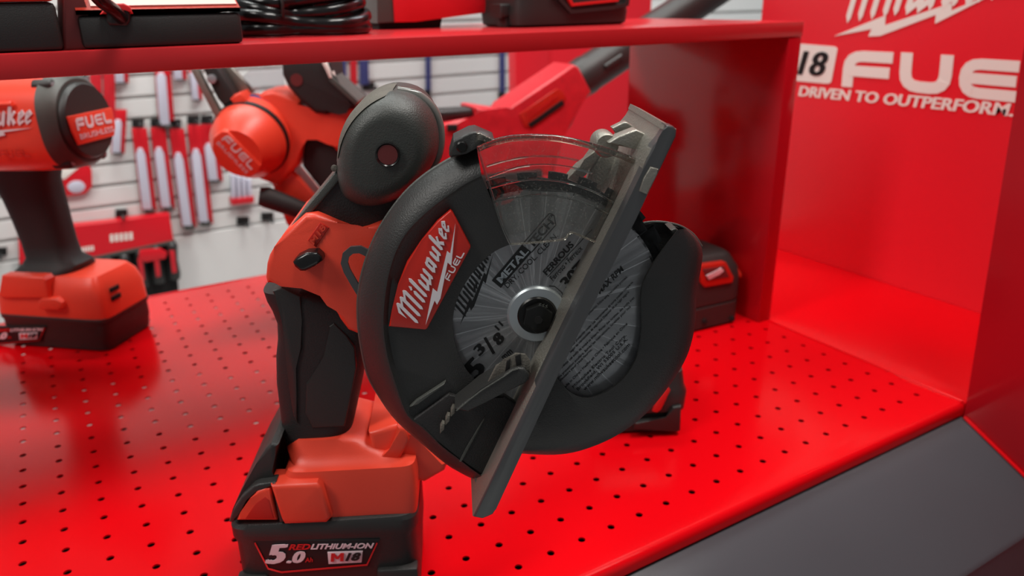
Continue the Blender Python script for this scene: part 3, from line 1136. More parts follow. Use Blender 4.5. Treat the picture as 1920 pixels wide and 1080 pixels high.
turned('hinge_barrel', P(1128, 264, -0.012), YN, [(0, 0.0055), (0.012, 0.0055), (0.013, 0.0048)], M_ALU, shoe, 24)
prism('hinge_gusset', F, [(1148, 240), (1170, 229), (1176, 229), (1190, 238), (1188, 262), (1164, 262)], -0.008, -0.013, M_ALU, shoe, 0.0008)
prism('hinge_gusset', F, [(1141, 268), (1160, 256), (1193, 243), (1217, 254), (1205, 283), (1194, 281), (1190, 276), (1160, 274)], 0.006, -0.002, M_ALU, shoe, 0.0008)
prism('hinge_arm', F, [(1114, 280), (1130, 288), (1122, 302), (1104, 318), (1096, 325), (1082, 345), (1058, 342), (1084, 312), (1098, 302)], -0.016, -0.024, M_ALU, shoe, 0.001)
prism('hinge_web', F, [(1130, 288), (1162, 290), (1198, 302), (1178, 350), (1160, 400), (1136, 380), (1100, 340), (1106, 318)], -0.022, -0.026, M_ALU, shoe, 0.001)
prism('hinge_pin_boss', F, [(1128, 365), (1140, 340), (1148, 341), (1156, 372), (1144, 380)], -0.0185, -0.0225, M_DUST, shoe, 0.001)
prism('heel_bracket', F, [(890, 904), (912, 888), (940, 850), (940, 870), (905, 945), (890, 968)], 0.006, -0.012, M_ALU, shoe, 0.001)

# ---- guard lever
lv = prism('guard_lever', F, [(881, 746), (900, 730), (945, 703), (958, 694), (972, 690), (984, 692), (992, 702), (992, 712), (985, 720), (946, 736), (905, 752), (880, 774), (853, 768)], 0.022, 0.008, M_BLACK, saw, 0.0012)
lv['label'] = 'black lever that lifts the moving guard'
bm = bmesh.new()
for a in ([(912, 720), (930, 684), (946, 676), (966, 661), (985, 663), (994, 676), (995, 700), (984, 693), (972, 690), (958, 694), (945, 703), (925, 716)],):
    add_prism(bm, F.L(a, 0.0195), F.L(a, 0.009), 0.001)
obj('thumb_pad', bm, M_DUST, lv)
for q in ([(966, 668), (976, 664), (978, 684), (968, 686)], [(950, 678), (957, 673), (956, 692), (947, 698)]):
    prism('pad_slot', F, q, 0.0199, 0.019, M_DARK, lv, 0.0002)
for k in range(3):
    x, y = 849 - 10 * k, 763 + 15.5 * k
    prism('ratchet_tooth', F, [(x, y), (x + 5, y + 1), (x + 4, y + 12), (x - 4, y + 20), (x - 4, y + 8)], 0.0125, 0.009, M_DUST, lv, 0.0004)
tube('wear_edge', F.L([(856, 770), (882, 748), (903, 732), (946, 705), (960, 695), (972, 691)], 0.0222), 0.0004, M_GREYP, lv, 6)

# ---- motor end
kn = F.L([(x, y) for x, y in smooth_px([(633, 302), (639, 255), (659, 213), (694, 181), (735, 169), (780, 179), (810, 208), (823, 250), (819, 290), (796, 330), (760, 362), (720, 380), (680, 382), (648, 366), (635, 335), (633, 302)], 49)[:-1]], -0.046)
kc = P(722, 276, -0.046)
rs = [scaled(kn, kc, 0.98, 0.045), scaled(kn, kc, 1.0, 0.0)]
for k in range(1, 11):
    t = k / 10 * math.pi / 2
    rs.append(scaled(kn, kc, 0.55 + 0.45 * math.cos(t), -0.019 * math.sin(t)))
mo = loft('motor_cap', rs, M_CAP, saw, ang=60)
mo['label'] = 'rounded black motor end with a round recess'
hp = P(727, 290, -0.0262)
turned('recess_ring', hp, YN, [(-0.004, 0.0058), (0.0006, 0.0058), (0.0008, 0.0054), (0.0002, 0.0048)], M_CABLE, mo, 32)
turned('recess', hp + YN * 0.0003, YN, [(-0.001, 0.0047), (0.0001, 0.0047), (0.0001, 0.001)], M_RECESS, mo, 32)
M_GLOSS = mat('glossy_grey_shell', (112, 112, 108), 0.1)
cres = []
for sc_, w_ in ((1.02, -0.075), (1.02, -0.046), (0.975, -0.0362), (0.915, -0.0318), (0.885, -0.0318), (0.875, -0.0345)):
    row = []
    for i in range(0, 15):
        e_ = math.sin(math.pi * min(1, i / 14)) ** 0.5
        k_ = 1.0 + (sc_ - 1.0) * (e_ if sc_ < 1 else 1)
        p_ = kn[i]
        zf = math.sqrt(max(0, 1 - ((k_ - 0.55) / 0.45) ** 2)) if k_ < 1 else 0
        y_ = kc.y - 0.019 * zf - (0.0012 if sc_ < 1 and sc_ > 0.88 else 0) if sc_ < 1 else kc.y + (-0.046 - w_)
        row.append(Vector((kc.x + (p_.x - kc.x) * k_, y_, kc.z + (p_.z - kc.z) * k_)))
    cres.append(row)
loft('dust_cover', cres, M_DUST, mo, False, ang=60)
tube('gloss_trim', curve(F.L([(745, 171), (784, 180), (814, 209), (825, 250), (820, 291), (798, 330)], -0.050), 6), 0.0026, M_GLOSS, mo, 10)

# ---- neck, body, grip
prism('neck', F, [(634, 322), (660, 330), (790, 330), (760, 400), (700, 470), (575, 470), (550, 442), (602, 362)], -0.042, -0.092, M_RUBBER, saw, 0.003)
ns = prism('neck_strip', F, [(630, 320), (642, 333), (549, 441), (534, 438)], -0.0405, -0.095, M_GREYP, saw, 0.0012)
turned('screw', P(627, 315, -0.041), YN, [(0, 0.0016), (0.001, 0.0016), (0.0012, 0.001)], M_DUST, ns, 16)
RB = [(571, 403), (593, 401), (632, 418), (671, 433), (690, 428), (718, 417), (735, 450), (740, 520), (712, 612), (676, 630), (652, 620), (637, 600), (630, 583), (621, 567), (600, 555), (566, 541), (527, 527), (500, 533), (497, 521), (499, 497), (504, 480), (514, 463), (532, 438)]
body = prism('housing', F, RB, -0.036, -0.100, M_RED, saw, 0.0042, 4)
body['label'] = 'red plastic housing between grip and motor'
prism('model_badge', F, [(600, 417), (617, 427), (592, 464), (577, 451)], -0.0355, -0.038, M_REDL, body, 0.0004)
ink('M18', (588, 460), (612, 427), (580, 452), 0.02, M_RED, -0.0350, 0, 'lettering', body)
prism('reverse_button', F, curve([(x, y, 0) for x, y in [(548, 493), (556, 484), (574, 475), (594, 474), (603, 482), (605, 490), (590, 499), (572, 510), (562, 510), (552, 502)]], 3, True) and [(548, 493), (556, 484), (574, 475), (594, 474), (603, 482), (605, 490), (590, 499), (572, 510), (562, 510), (552, 502)], -0.028, -0.038, M_CABLE, saw, 0.0026, 4)
hk = ribbon([(700, 490), (690, 474), (675, 467), (660, 468), (649, 477), (646, 492), (651, 507), (664, 530), (680, 556)], 13)
bm = bmesh.new()
for poly in hk:
    add_plate(bm, F.L([(p.x, p.y) for p in poly], -0.022), Vector((0, -0.0012, 0)))
obj('rafter_hook', bm, M_STEEL, saw)


def rows_loft(name, rows, w, hd, m, parent, e=3.4, n=32):
    rings = []
    for y, x0, x1, *k in rows:
        a, b = P(x0, y, w), P(x1, y, w)
        kk = k[0] if k else 1.0
        rings.append(srect((a.x + b.x) / 2, a.y, (a.z + b.z) / 2, (b.x - a.x) / 2, hd * kk, e, n))
    return loft(name, rings, m, parent, ang=60)


gr = rows_loft('grip', [(820, 549, 652, 0.85), (810, 540, 661, 0.98), (790, 534, 664), (740, 528, 675), (700, 523, 683), (650, 522, 692), (620, 525, 700), (590, 524, 710), (565, 514, 700), (548, 505, 660), (530, 499, 600, 0.9)], -0.068, 0.0195, M_RUBBER, saw)
gr['label'] = 'black rubber pistol grip'
prism('grip_panel', F, [(510, 545), (527, 540), (564, 556), (566, 600), (566, 655), (552, 690), (556, 740), (558, 795), (550, 780), (541, 720), (534, 660), (533, 610), (524, 575)], -0.0478, -0.056, M_BLACK, gr, 0.0008)
prism('grip_panel', F, [(617, 612), (626, 606), (650, 630), (665, 652), (668, 690), (658, 740), (646, 800), (585, 803), (572, 775), (574, 720), (610, 668)], -0.0478, -0.056, M_BLACK, gr, 0.0008)

# ---- foot
WB = -0.032


def zx(px, py, w):
    p = P(px, py, w)
    return p.x, p.z


BZ = P(600, 978, WB).z
x0, _ = zx(510, 978, WB)
x1, _ = zx(782, 966, WB)
yc = P(600, 978, WB).y + 0.040
rg = []
for py, xa, xb, hy, e in ((978, 512, 783, 0.0395, 12), (955, 514, 785, 0.0395, 12), (905, 522, 783, 0.0388, 12), (882, 532, 779, 0.0375, 11), (872, 538, 768, 0.033, 8), (852, 528, 720, 0.029, 5), (836, 534, 690, 0.027, 4), (826, 539, 668, 0.026, 3.4)):
    ws = WB - (0.0395 - hy)
    a, b = P(xa, py, ws), P(xb, py, ws)
    rg.append(srect((a.x + b.x) / 2, yc, (a.z + b.z) / 2, (b.x - a.x) / 2, hy, e, 48))
ft = loft('foot', rg, M_RED, saw, ang=50)
ft['label'] = 'red plastic foot that holds the battery'
prism('raised_block', F, [(506, 911), (594, 908), (604, 915), (622, 972), (612, 982), (533, 985), (527, 975)], WB + 0.004, WB - 0.012, M_RED, ft, 0.0025)
prism('tail', F, [(690, 812), (744, 797), (760, 806), (768, 822), (840, 868), (834, 884), (796, 906), (775, 902), (745, 870), (700, 862)], -0.046, -0.098, M_RED, ft, 0.003)
prism('tail_ridge', F, [(745, 800), (762, 806), (768, 826), (748, 866), (726, 872), (690, 866), (736, 846)], -0.0415, -0.050, M_RED, ft, 0.002)


# ---- battery under the foot
def battery(Fr, root, wb, tl, tr, depth, name='battery', latch=None):
    """pack whose long near face spans tl..tr (photo points of its top corners) and reaches the deck"""
    a, b = Fr.P(*tl, wb), Fr.P(*tr, wb)
    zt = (a.z + b.z) / 2
    xa, xb = a.x, b.x
    y0 = a.y
    s = (xb - xa) / 0.105
    cx, hx = (xa + xb) / 2, (xb - xa) / 2
    rings = []
    for z, ex, ey in ((0.0, -0.005, -0.005), (0.002, -0.002, -0.002), (zt * 0.36, -0.0005, -0.0005), (zt * 0.40, 0.0, 0.0), (zt * 0.80, 0, 0), (zt * 0.86, 0.0015, 0.0012), (zt * 0.955, 0.0015, 0.0012), (zt - 0.001, 0.0, 0.0), (zt, -0.002, -0.002)):
        rings.append(srect(cx, y0 + depth / 2, z, hx + ex, depth / 2 + ey, 10, 48))
    return loft(name, rings, M_BLACK, root, ang=30), (xa, xb, y0, zt)


bt, (bxa, bxb, by0, bzt) = battery(F, saw, WB + 0.0015, (428, 982), (779, 968), 0.083)
bt['label'] = 'black battery pack with a white and red capacity label'
for xs in ((bxa, bxa + 0.017), (bxb - 0.024, bxb - 0.001)):
    bm = bmesh.new()
    add_box(bm, (xs[0] - 0.0006, by0 - 0.0035, 0.001), (xs[1] + 0.0006, by0 + 0.006, bzt * 0.52), 0.002)
    obj('corner_bumper', bm, M_BLACK, bt)
WL = WB + 0.0024


def battery_label(Fr, root, w, px):
    """px maps label photo points of the near saw battery to this battery's points"""
    def pr(pts):
        return [px(x, y) for x, y in pts]
    lp = prism('label_plate', Fr, pr([(474, 1014), (712, 1012), (692, 1062), (528, 1077), (500, 1068)]), w, w - 0.003, M_INK, root, 0.0003)
    bm = bmesh.new()
    for poly in ribbon([(478, 1018), (503, 1066), (528, 1073), (688, 1059), (707, 1018)], 2.6):
        add_plate(bm, Fr.L(pr([(p.x, p.y) for p in poly]), w + 0.0003), toff)
    obj('border_line', bm, M_PRED, lp)
    bx = prism('badge', Fr, pr([(614, 1036), (680, 1034), (678, 1055), (616, 1058)]), w + 0.0008, w, M_PINK, lp, 0.0002)

    def tx(t, a, b, c, m, bold, sl=0.0, dw=0.0005, par=None):
        write('lettering', t, *[Fr.P(*px(*q), w + dw) for q in (a, b, c)], toff * 0.8, m, par or lp, bold, sl)
    tx('5', (496, 1058), (532, 1056), (500, 1022), M_PINK, 0.06, 0.15)
    tx('.0', (536, 1056), (568, 1055), (540, 1034), M_PINK, 0.05, 0.15)
    tx('Ah', (572, 1054), (586, 1053), (573, 1046), M_PRED, 0.01)
    tx('RED', (541, 1031), (580, 1030), (543, 1021), M_PRED, 0.03, 0.2)
    tx('LITHIUM-ION', (582, 1030), (697, 1028), (584, 1020), M_PINK, 0.03, 0.2)
    letters('lettering', BOLD_M, cell(*[Fr.P(*px(*q), w + 0.0012) for q in ((620, 1053), (644, 1052), (621, 1038))]), toff * 0.8, M_PRED, bx)
    tx('18', (647, 1052), (672, 1051), (650, 1037), M_INK, 0.04, 0.2, 0.0012, bx)


battery_label(F, bt, WL, lambda x, y: (x, y))
# latch at the left of the battery
lt = prism('latch_frame', F, [(428, 981), (436, 955), (455, 915), (480, 870), (498, 842), (508, 832), (522, 834), (516, 856), (510, 884), (510, 905), (530, 980)], WB - 0.004, WB - 0.074, M_BLACK, bt, 0.002)
prism('latch_rail', F, [(430, 977), (437, 957), (452, 934), (475, 912), (486, 908), (517, 904), (519, 911), (488, 915), (478, 918), (462, 938), (444, 962), (441, 978)], WB + 0.0016, WB - 0.006, M_BLACK, lt, 0.0012)
prism('release_button', F, [(443, 977), (450, 962), (470, 934), (482, 920), (497, 916), (506, 917), (520, 977)], WB + 0.0022, WB - 0.006, M_RED, bt, 0.0018)
prism('release_dish', F, [(458, 974), (478, 944), (497, 930), (506, 938), (515, 974)], WB + 0.0024, WB, M_REDL, bt, 0.0008)
prism('latch_bar', F, [(510, 908), (517, 908), (534, 979), (524, 980)], WB + 0.0026, WB - 0.004, M_BLACK, lt, 0.0008)
prism('window', F, [(434, 962), (452, 920), (476, 875), (483, 872), (462, 912), (446, 945)], WB - 0.0085, WB - 0.06, M_LENS, lt, 0.0005)

# ================================================================ impact wrench at the left
cr = on_z(190, 662)
FW = Frame(cr, 0.745, -0.667, cr + Vector((-0.04, 0.0, 0)))
FW.base = cr + FW.u * (-0.06) - FW.n * 0.04
wr = thing('impact_wrench', 'cordless impact wrench with red body and black gear collar, standing at the left', 'impact wrench', FW.base, FW.ang)
Q = FW.P
bw, (wxa, wxb, wy0, wzt) = battery(FW, wr, 0.0, (-6, 588), (190, 598), 0.082)
bw['label'] = 'black battery pack with a pale capacity label'
battery_label(FW, bw, 0.0012, lambda x, y: (-26 + (x - 496) * 0.52, 616 + (y - 1020) * 0.56))
# foot: rounded block, sloping up to the grip
rg = []
zt0 = wzt
for z, xa, xb, hy in ((zt0 - 0.002, wxa - 0.004, wxb + 0.002, 0.041), (zt0 + 0.020, wxa, wxb + 0.001, 0.041), (zt0 + 0.034, wxa + 0.012, wxb - 0.003, 0.037), (zt0 + 0.042, wxa + 0.03, wxb - 0.008, 0.030)):
    rg.append(srect((xa + xb) / 2, wy0 + 0.041, z, (xb - xa) / 2, hy, 9, 48))
wf = loft('foot', rg, M_RED, wr)
wf['label'] = 'red foot above the battery'
prism('raised_block', FW, [(2, 517), (78, 520), (84, 526), (92, 560), (10, 560), (-4, 556)], 0.0035, -0.01, M_RED, wf, 0.002)
prism('release_button', FW, [(70, 568), (76, 560), (104, 560), (114, 568), (116, 578), (108, 583), (74, 581)], 0.006, -0.01, M_RED, wf, 0.002)
for y in (516, 528):
    p = Q(160, y, 0)
    box('vent_slot', (wxb + 0.0016, wy0 + 0.018, wf.data.vertices[0].co.z + 0.016 + (528 - y) * 0.0008), (wxb + 0.0032, wy0 + 0.032, wf.data.vertices[0].co.z + 0.021 + (528 - y) * 0.0008), M_DARK, wf, 0.0003)


def Qrows(name, rows, w, m, e=3.2, n=36):
    rings = []
    for y, xa, xb, hd in rows:
        a, b = Q(xa, y, w), Q(xb, y, w)
        rings.append(srect((a.x + b.x) / 2, a.y, (a.z + b.z) / 2, (b.x - a.x) / 2, hd, e, n))
    return loft(name, rings, m, wr, ang=60)


gw = Qrows('grip', [(521, 50, 142, 0.034), (512, 44, 148, 0.035), (500, 50, 158, 0.033), (488, 60, 158, 0.025), (478, 62, 142, 0.02), (450, 52, 133, 0.0185), (410, 36, 122, 0.019), (370, 18, 112, 0.0195), (335, -2, 102, 0.021), (312, -10, 104, 0.022)], -0.041, M_RUBBER)
gw['label'] = 'black rubber grip flaring into the foot'
# head: axis runs to the right and towards the viewer
ax = Vector((1.0, 0.04, 0.04)).normalized()
ctr = Q(164, 226, -0.002)
HR = 0.041


def head_rings(prof):
    d, s, t = axes_of(ax)
    out = []
    for h, rx, rz, e, dz in prof:
        ring = []
        for i in range(48):
            a = 2 * math.pi * i / 48
            c, q = math.cos(a), math.sin(a)
            c, q = math.copysign(abs(c) ** (2 / e), c), math.copysign(abs(q) ** (2 / e), q)
            ring.append(ctr + d * h + s * (rx * c) + t * (rz * q + dz))
        out.append(ring)
    return out


hd = loft('motor_housing', head_rings([(-0.20, 0.036, 0.040, 3, -0.001), (-0.10, 0.038, 0.043, 3, -0.001), (-0.05, 0.039, 0.044, 2.8, -0.001), (-0.019, 0.040, 0.0435, 2.6, -0.001)]), M_RED, wr)
hd['label'] = 'orange red motor housing'
co = loft('rear_collar', head_rings([(-0.020, 0.039, 0.0425, 2.6, 0), (-0.019, 0.041, 0.0445, 2.6, 0), (-0.008, 0.0395, 0.0425, 2.3, 0), (-0.003, 0.0365, 0.039, 2.1, 0), (-0.003, 0.03, 0.034, 2, 0)]), M_GREYP, wr)
loft('end_disc', head_rings([(-0.004, 0.0345, 0.0355, 2, 0), (0.0, 0.0345, 0.0355, 2, 0), (0.003, 0.0325, 0.0335, 2, 0), (0.003, 0.01, 0.01, 2, 0)]), M_BLACK, co)
d_, s_, t_ = axes_of(ax)
for k, a in enumerate((55, 125, 235, 305)):
    a = math.radians(a)
    p = ctr + s_ * (0.040 * math.cos(a)) + t_ * (0.0435 * math.sin(a))
    turned('screw_boss', p - d_ * 0.026, d_, [(0, 0.0055), (0.016, 0.0055), (0.018, 0.004)], M_BLACK, co, 16)
    turned('screw', p - d_ * 0.0085, d_, [(0, 0.003), (0.001, 0.003), (0.0012, 0.002)], M_WASH, co, 12)
# red name plate across the disc
pc = ctr + d_ * 0.0035
rgt = s_ if s_.y > 0 else -s_


def disc(a, b, h=0.0):
    return pc + d_ * h + rgt * a + t_ * b


pl = [disc(-0.030, -0.006), disc(-0.026, -0.019), disc(0.026, -0.019), disc(0.031, -0.010), disc(0.032, 0.006), disc(0.031, 0.008), disc(-0.031, 0.008)]
bm = bmesh.new()
add_prism(bm, [p + d_ * 0.002 for p in pl], pl, 0.0006)
npl = obj('name_plate', bm, M_RED, co)
letters('lettering', fuel_word(1.2, 0.28, 0.24), cell(disc(-0.024, -0.006, 0.0024), disc(0.026, -0.006, 0.0024), disc(-0.024, 0.005, 0.0024)), d_ * 0.0003, M_BADGE, npl)
write('lettering', 'BRUSHLESS', disc(-0.023, -0.0145, 0.0024), disc(0.026, -0.0145, 0.0024), disc(-0.023, -0.0095, 0.0024), d_ * 0.0003, M_PINK, npl, 0.0)
# lettering along the side of the housing
sd = s_ if s_.y < 0 else -s_
sp0 = ctr + sd * 0.0400


def side(h, b):
    return sp0 + d_ * h + t_ * b


letters('lettering', SCRIPT, cell(side(-0.128, 0.000), side(-0.026, 0.005), side(-0.128, 0.028)), sd * 0.0005, M_BADGE, hd)
letters('lightning_bolt', [BOLT], cell(side(-0.135, -0.020), side(-0.027, 0.000), side(-0.142, -0.105)), sd * 0.0005, M_BADGE, hd)
letters('lettering', fuel_word(1.2, 0.2, 0.3), cell(side(-0.068, -0.026), side(-0.036, -0.026), side(-0.068, -0.019)), sd * 0.0003, M_REDL, hd)
bm = bmesh.new()
add_tube(bm, [side(-0.2, 0.010) + t_ * 0.012, side(-0.1, 0.010) + t_ * 0.012, side(-0.04, 0.010) + t_ * 0.012], 0.002, 8)
obj('body_crease', bm, M_RED, hd)

# ================================================================ second saw at the back
b0 = on_z(655, 560)
FS = Frame(b0, 0.86, -0.51, b0)
rs_ = thing('rear_saw', 'red tool with round motor cap and black drum, standing behind the front saw', 'power saw', b0, FS.ang)
S = FS.P
mc = S(445, 288, 0.055)
md = Vector((-0.12, -0.95, -0.25)).normalized()
mr = 0.0415
cap = turned('motor_cap', mc, md, [(-0.072, mr * 1.0), (-0.055, mr * 1.04), (-0.034, mr * 1.03), (-0.030, mr * 1.0), (-0.018, mr * 0.95), (-0.004, mr * 0.72), (0, mr * 0.66), (0, 0.001)], M_RED, rs_, 48, ang=30)
cap['label'] = 'round orange red motor cap'
turned('cap_ring', mc, md, [(-0.043, mr * 1.035), (-0.042, mr * 1.065), (-0.036, mr * 1.065), (-0.035, mr * 1.03)], M_INK, cap, 48)
turned('cap_ring', mc, md, [(-0.062, mr * 1.035), (-0.061, mr * 1.06), (-0.058, mr * 1.06), (-0.057, mr * 1.03)], M_NAVY, cap, 48)
_, ms, mt = axes_of(md)
mrt = ms if ms.x > 0 else -ms


def cp(a, b, h):
    """a along the plate, b across; the plate runs down to the right"""
    ca, sa = math.cos(math.radians(-56)), math.sin(math.radians(-56))
    return mc + md * h + mrt * (a * ca - b * sa) + mt * (a * sa + b * ca)


cpts = [(-0.025, -0.011), (0.025, -0.011), (0.028, -0.006), (0.028, 0.008), (0.024, 0.013), (-0.024, 0.013), (-0.028, 0.008), (-0.028, -0.006)]
bm = bmesh.new()
add_prism(bm, [cp(a * 1.0, b, 0.004) for a, b in cpts], [cp(a * 1.05, b * 1.1, -0.010) for a, b in cpts], 0.0012)
cpl = obj('cap_plate', bm, M_RED, cap)
letters('lettering', fuel_word(1.2, 0.24, 0.26), cell(cp(-0.022, 0.001, 0.0043), cp(0.022, 0.001, 0.0043), cp(-0.022, 0.011, 0.0043)), md * 0.0003, M_BADGE, cpl)
write('lettering', 'BRUSHLESS', cp(-0.022, -0.0075, 0.0043), cp(0.022, -0.0075, 0.0043), cp(-0.022, -0.003, 0.0043), md * 0.0003, M_PINK, cpl)
hs = prism('housing', FS, [(478, 186), (492, 172), (510, 170), (532, 178), (562, 190), (566, 206), (590, 214), (612, 216), (632, 205), (650, 202), (662, 206), (690, 210), (690, 300), (640, 290), (628, 282), (618, 264), (596, 254), (568, 254), (566, 276), (560, 310), (520, 350), (470, 330)], 0.012, -0.045, M_RED, rs_, 0.005)
prism('mount_ear', FS, [(430, 186), (438, 178), (450, 172), (458, 182), (462, 196), (444, 204)], 0.03, 0.0, M_RED, hs, 0.003)
bd = prism('black_drum', FS, [(527, 112), (600, 104), (618, 118), (622, 150), (668, 192), (664, 206), (650, 203), (632, 206), (612, 216), (590, 213), (562, 190), (540, 165), (528, 140)], 0.018, -0.05, M_RUBBER, rs_, 0.010, 4)
bd['label'] = 'black drum with a dark round recess'
turned('recess', S(556, 150, 0.0185), YN, [(-0.003, 0.0068), (0.0004, 0.0068), (0.0004, 0.001)], M_RECESS, bd, 24)
prism('bright_edge', FS, curve([(603, 112, 0), (612, 118, 0), (618, 132, 0), (622, 146, 0), (617, 147, 0), (611, 132, 0), (604, 120, 0)], 2, True) and [(603, 112), (612, 118), (618, 132), (622, 146), (617, 147), (611, 132), (604, 120)], 0.021, 0.0, M_WHITE, bd, 0.0008)
prism('grey_strip', FS, [(615, 150), (624, 144), (672, 190), (666, 198)], 0.020, -0.03, M_GREYP, bd, 0.001)
prism('sight_guard', FS, curve([(456, 142, 0), (470, 130, 0), (500, 124, 0), (530, 128, 0), (532, 164, 0), (505, 166, 0), (480, 176, 0), (466, 170, 0)], 2, True) and [(456, 142), (470, 130), (500, 124), (530, 128), (532, 164), (505, 166), (480, 176), (466, 170)], 0.004, 0.0015, M_LENS, rs_, 0.0004)
prism('shoe_rail', FS, [(350, 118), (362, 118), (412, 212), (404, 222)], 0.03, 0.02, M_ALU, rs_, 0.001)
prism('shoe_plate', FS, [(400, 118), (424, 116), (476, 172), (452, 184), (436, 176)], 0.004, -0.004, M_ALU, rs_, 0.001)
prism('bracket', FS, [(376, 118), (402, 118), (436, 172), (440, 188), (420, 200), (408, 186), (396, 160)], 0.024, 0.005, M_BLACK, rs_, 0.002)
turned('bracket_bolt', S(398, 148, 0.024), YN, [(0, 0.005), (0.003, 0.005), (0.0035, 0.003)], M_WASH, rs_, 16)
tube('side_arm', [S(486, 368, 0.03), S(500, 370, 0.028), S(560, 392, 0.02), S(620, 412, 0.012)], [0.010, 0.0125, 0.011, 0.010], M_RUBBER, rs_, 18)
prism('frame_leg', FS, [(508, 340), (548, 318), (600, 380), (690, 470), (690, 560), (640, 540), (560, 446), (536, 420)], 0.004, -0.03, M_RED, rs_, 0.003)
prism('grip', FS, [(572, 254), (598, 254), (618, 266), (628, 284), (668, 330), (668, 400), (620, 380), (566, 312)], 0.002, -0.03, M_RUBBER, rs_, 0.004)
a_, b_ = S(610, 500, 0), S(760, 500, 0)
box('battery', (a_.x, -0.01, 0), (b_.x, 0.07, a_.z), M_BLACK, rs_, 0.004)

# ================================================================ blower
b1 = on_z(880, 480)
FB = Frame(b1, 1, -0.12, b1)
bwr = thing('leaf_blower', 'red cordless blower with a long black nozzle rising behind the divider', 'blower', b1, FB.ang)
T = FB.P
bb = prism('housing', FB, [(823, 234), (868, 226), (896, 222), (893, 203), (900, 201), (952, 209), (958, 200), (1076, 121), (1086, 126), (1110, 172), (1108, 178), (1082, 200), (1074, 236), (1050, 260), (1040, 330), (820, 330), (815, 250)], 0.028, -0.032, M_CARD, bwr, 0.010, 4)
bb['label'] = 'red plastic blower housing'
prism('handle', FB, [(815, 208), (900, 203), (905, 216), (860, 224), (815, 232)], 0.014, -0.018, M_BLACK, bwr, 0.006, 4)
prism('trigger', FB, [(840, 234), (858, 234), (858, 246), (840, 246)], 0.032, 0.02, M_DARK, bwr, 0.001)
ip = prism('info_plate', FB, [(974, 214), (1044, 166), (1056, 172), (1062, 186), (994, 240), (984, 238)], 0.0295, 0.02, M_REDL, bb, 0.0008)
prism('dark_band', FB, [(990, 233), (1054, 187), (1059, 196), (996, 240)], 0.0302, 0.029, M_INK, ip, 0.0002)
letters('lettering', SCRIPT, cell(T(990, 224, 0.0302), T(1044, 184, 0.0302), T(985, 212, 0.0302)), toff, M_PRED, ip)
n0, n1 = T(1086, 149, -0.002), T(1300, 8, -0.002)
nd = (n1 - n0).normalized()
nl = (n1 - n0).length
turned('nozzle', n0, nd, [(-0.02, 0.027), (0.0, 0.0275), (0.012, 0.0285), (0.02, 0.027), (0.1, 0.0265), (nl + 0.15, 0.024)], M_BLACK, bwr, 36)
n9 = n0 + nd * 0.03 + Vector((0, -0.0262, 0.004))
tube('nozzle_rib', [n9, n9 + nd * 0.03], 0.004, M_BLACK, bwr, 10)
a_, b_ = T(860, 330, 0), T(1000, 330, 0)
box('battery_foot', (a_.x, -0.034, 0), (b_.x, 0.034, a_.z + 0.004), M_BLACK, bwr, 0.004)

# ================================================================ loose battery packs on the deck
p0_, p1_ = on_z(1312, 622), on_z(1394, 602)
FA = Frame(p0_, p1_.x - p0_.x, p1_.y - p0_.y, p0_)
pa = thing('battery_pack', 'black battery pack with red-framed end plate standing by the divider', 'battery pack', p0_, FA.ang)
zA = FA.P(1350, 484, 0).z
xA0, xA1 = FA.P(1275, 560, 0).x, FA.P(1393, 560, 0).x
rg = [srect((xA0 + xA1) / 2, 0.045, z, (xA1 - xA0) / 2 + e, 0.044 + e, 7, 40) for z, e in ((0.0, -0.004), (0.003, 0), (zA * 0.32, 0), (zA * 0.34, -0.0015), (zA * 0.36, 0), (zA * 0.66, 0), (zA * 0.80, -0.002), (zA * 0.97, -0.010), (zA, -0.013))]
pab = loft('case', rg, M_BLACK, pa)
sp_ = prism('end_plate', FA, [(1312, 499), (1362, 492), (1376, 520), (1374, 530), (1322, 539), (1314, 530)], 0.0005, -0.008, M_REDL, pa, 0.001)
prism('dark_inset', FA, [(1318, 505), (1358, 499), (1368, 520), (1326, 527)], 0.0012, -0.002, M_RECESS, sp_, 0.0004)
prism('pale_emblem', FA, [(1324, 517), (1346, 506), (1352, 502), (1358, 508), (1350, 515), (1330, 525)], 0.0018, 0.0, M_PINK, sp_, 0.0004)
prism('side_latch', FA, [(1366, 486), (1378, 490), (1392, 514), (1392, 521), (1382, 520), (1372, 500)], -0.012, -0.04, M_RED, pa, 0.002)
for x in (1322, 1374):
    turned('foot_screw', FA.P(x, 603 - (x - 1322) * 0.1, 0.0), YN, [(-0.001, 0.003), (0.0005, 0.003), (0.0005, 0.001)], M_DARK, pab, 12)

q0_, q1_ = on_z(1180, 815), on_z(1278, 813)
FC = Frame(q0_, U.x, U.y, q0_)
pc_ = thing('battery_pack', 'black battery pack with red corner, lying right behind the front saw guard', 'battery pack', q0_, FC.ang)
zC = FC.P(1280, 690, 0).z
xc0, xc1 = FC.P(1120, 800, 0).x, FC.P(1277, 800, 0).x
rg = [srect((xc0 + xc1) / 2, 0.042, z, (xc1 - xc0) / 2 + e, 0.041 + e, 8, 40) for z, e in ((0.0, -0.003), (0.003, 0), (zC * 0.30, 0.0), (zC * 0.36, 0.004), (zC * 0.62, 0.005), (zC * 0.70, 0.003), (zC * 0.93, 0.001), (zC, -0.008))]
pcb = loft('case', rg, M_BLACK, pc_)
prism('red_corner', FC, [(1224, 772), (1228, 762), (1252, 726), (1257, 732), (1240, 768), (1232, 774)], 0.006, 0.0, M_PRED, pc_, 0.0006)
prism('corner_bumper', FC, [(1188, 806), (1190, 792), (1250, 786), (1262, 764), (1278, 762), (1276, 808), (1270, 811)], 0.006, -0.004, M_BLACK, pcb, 0.0016)

# ================================================================ goods on the shelf
SZ = SZ1 + 0.0003


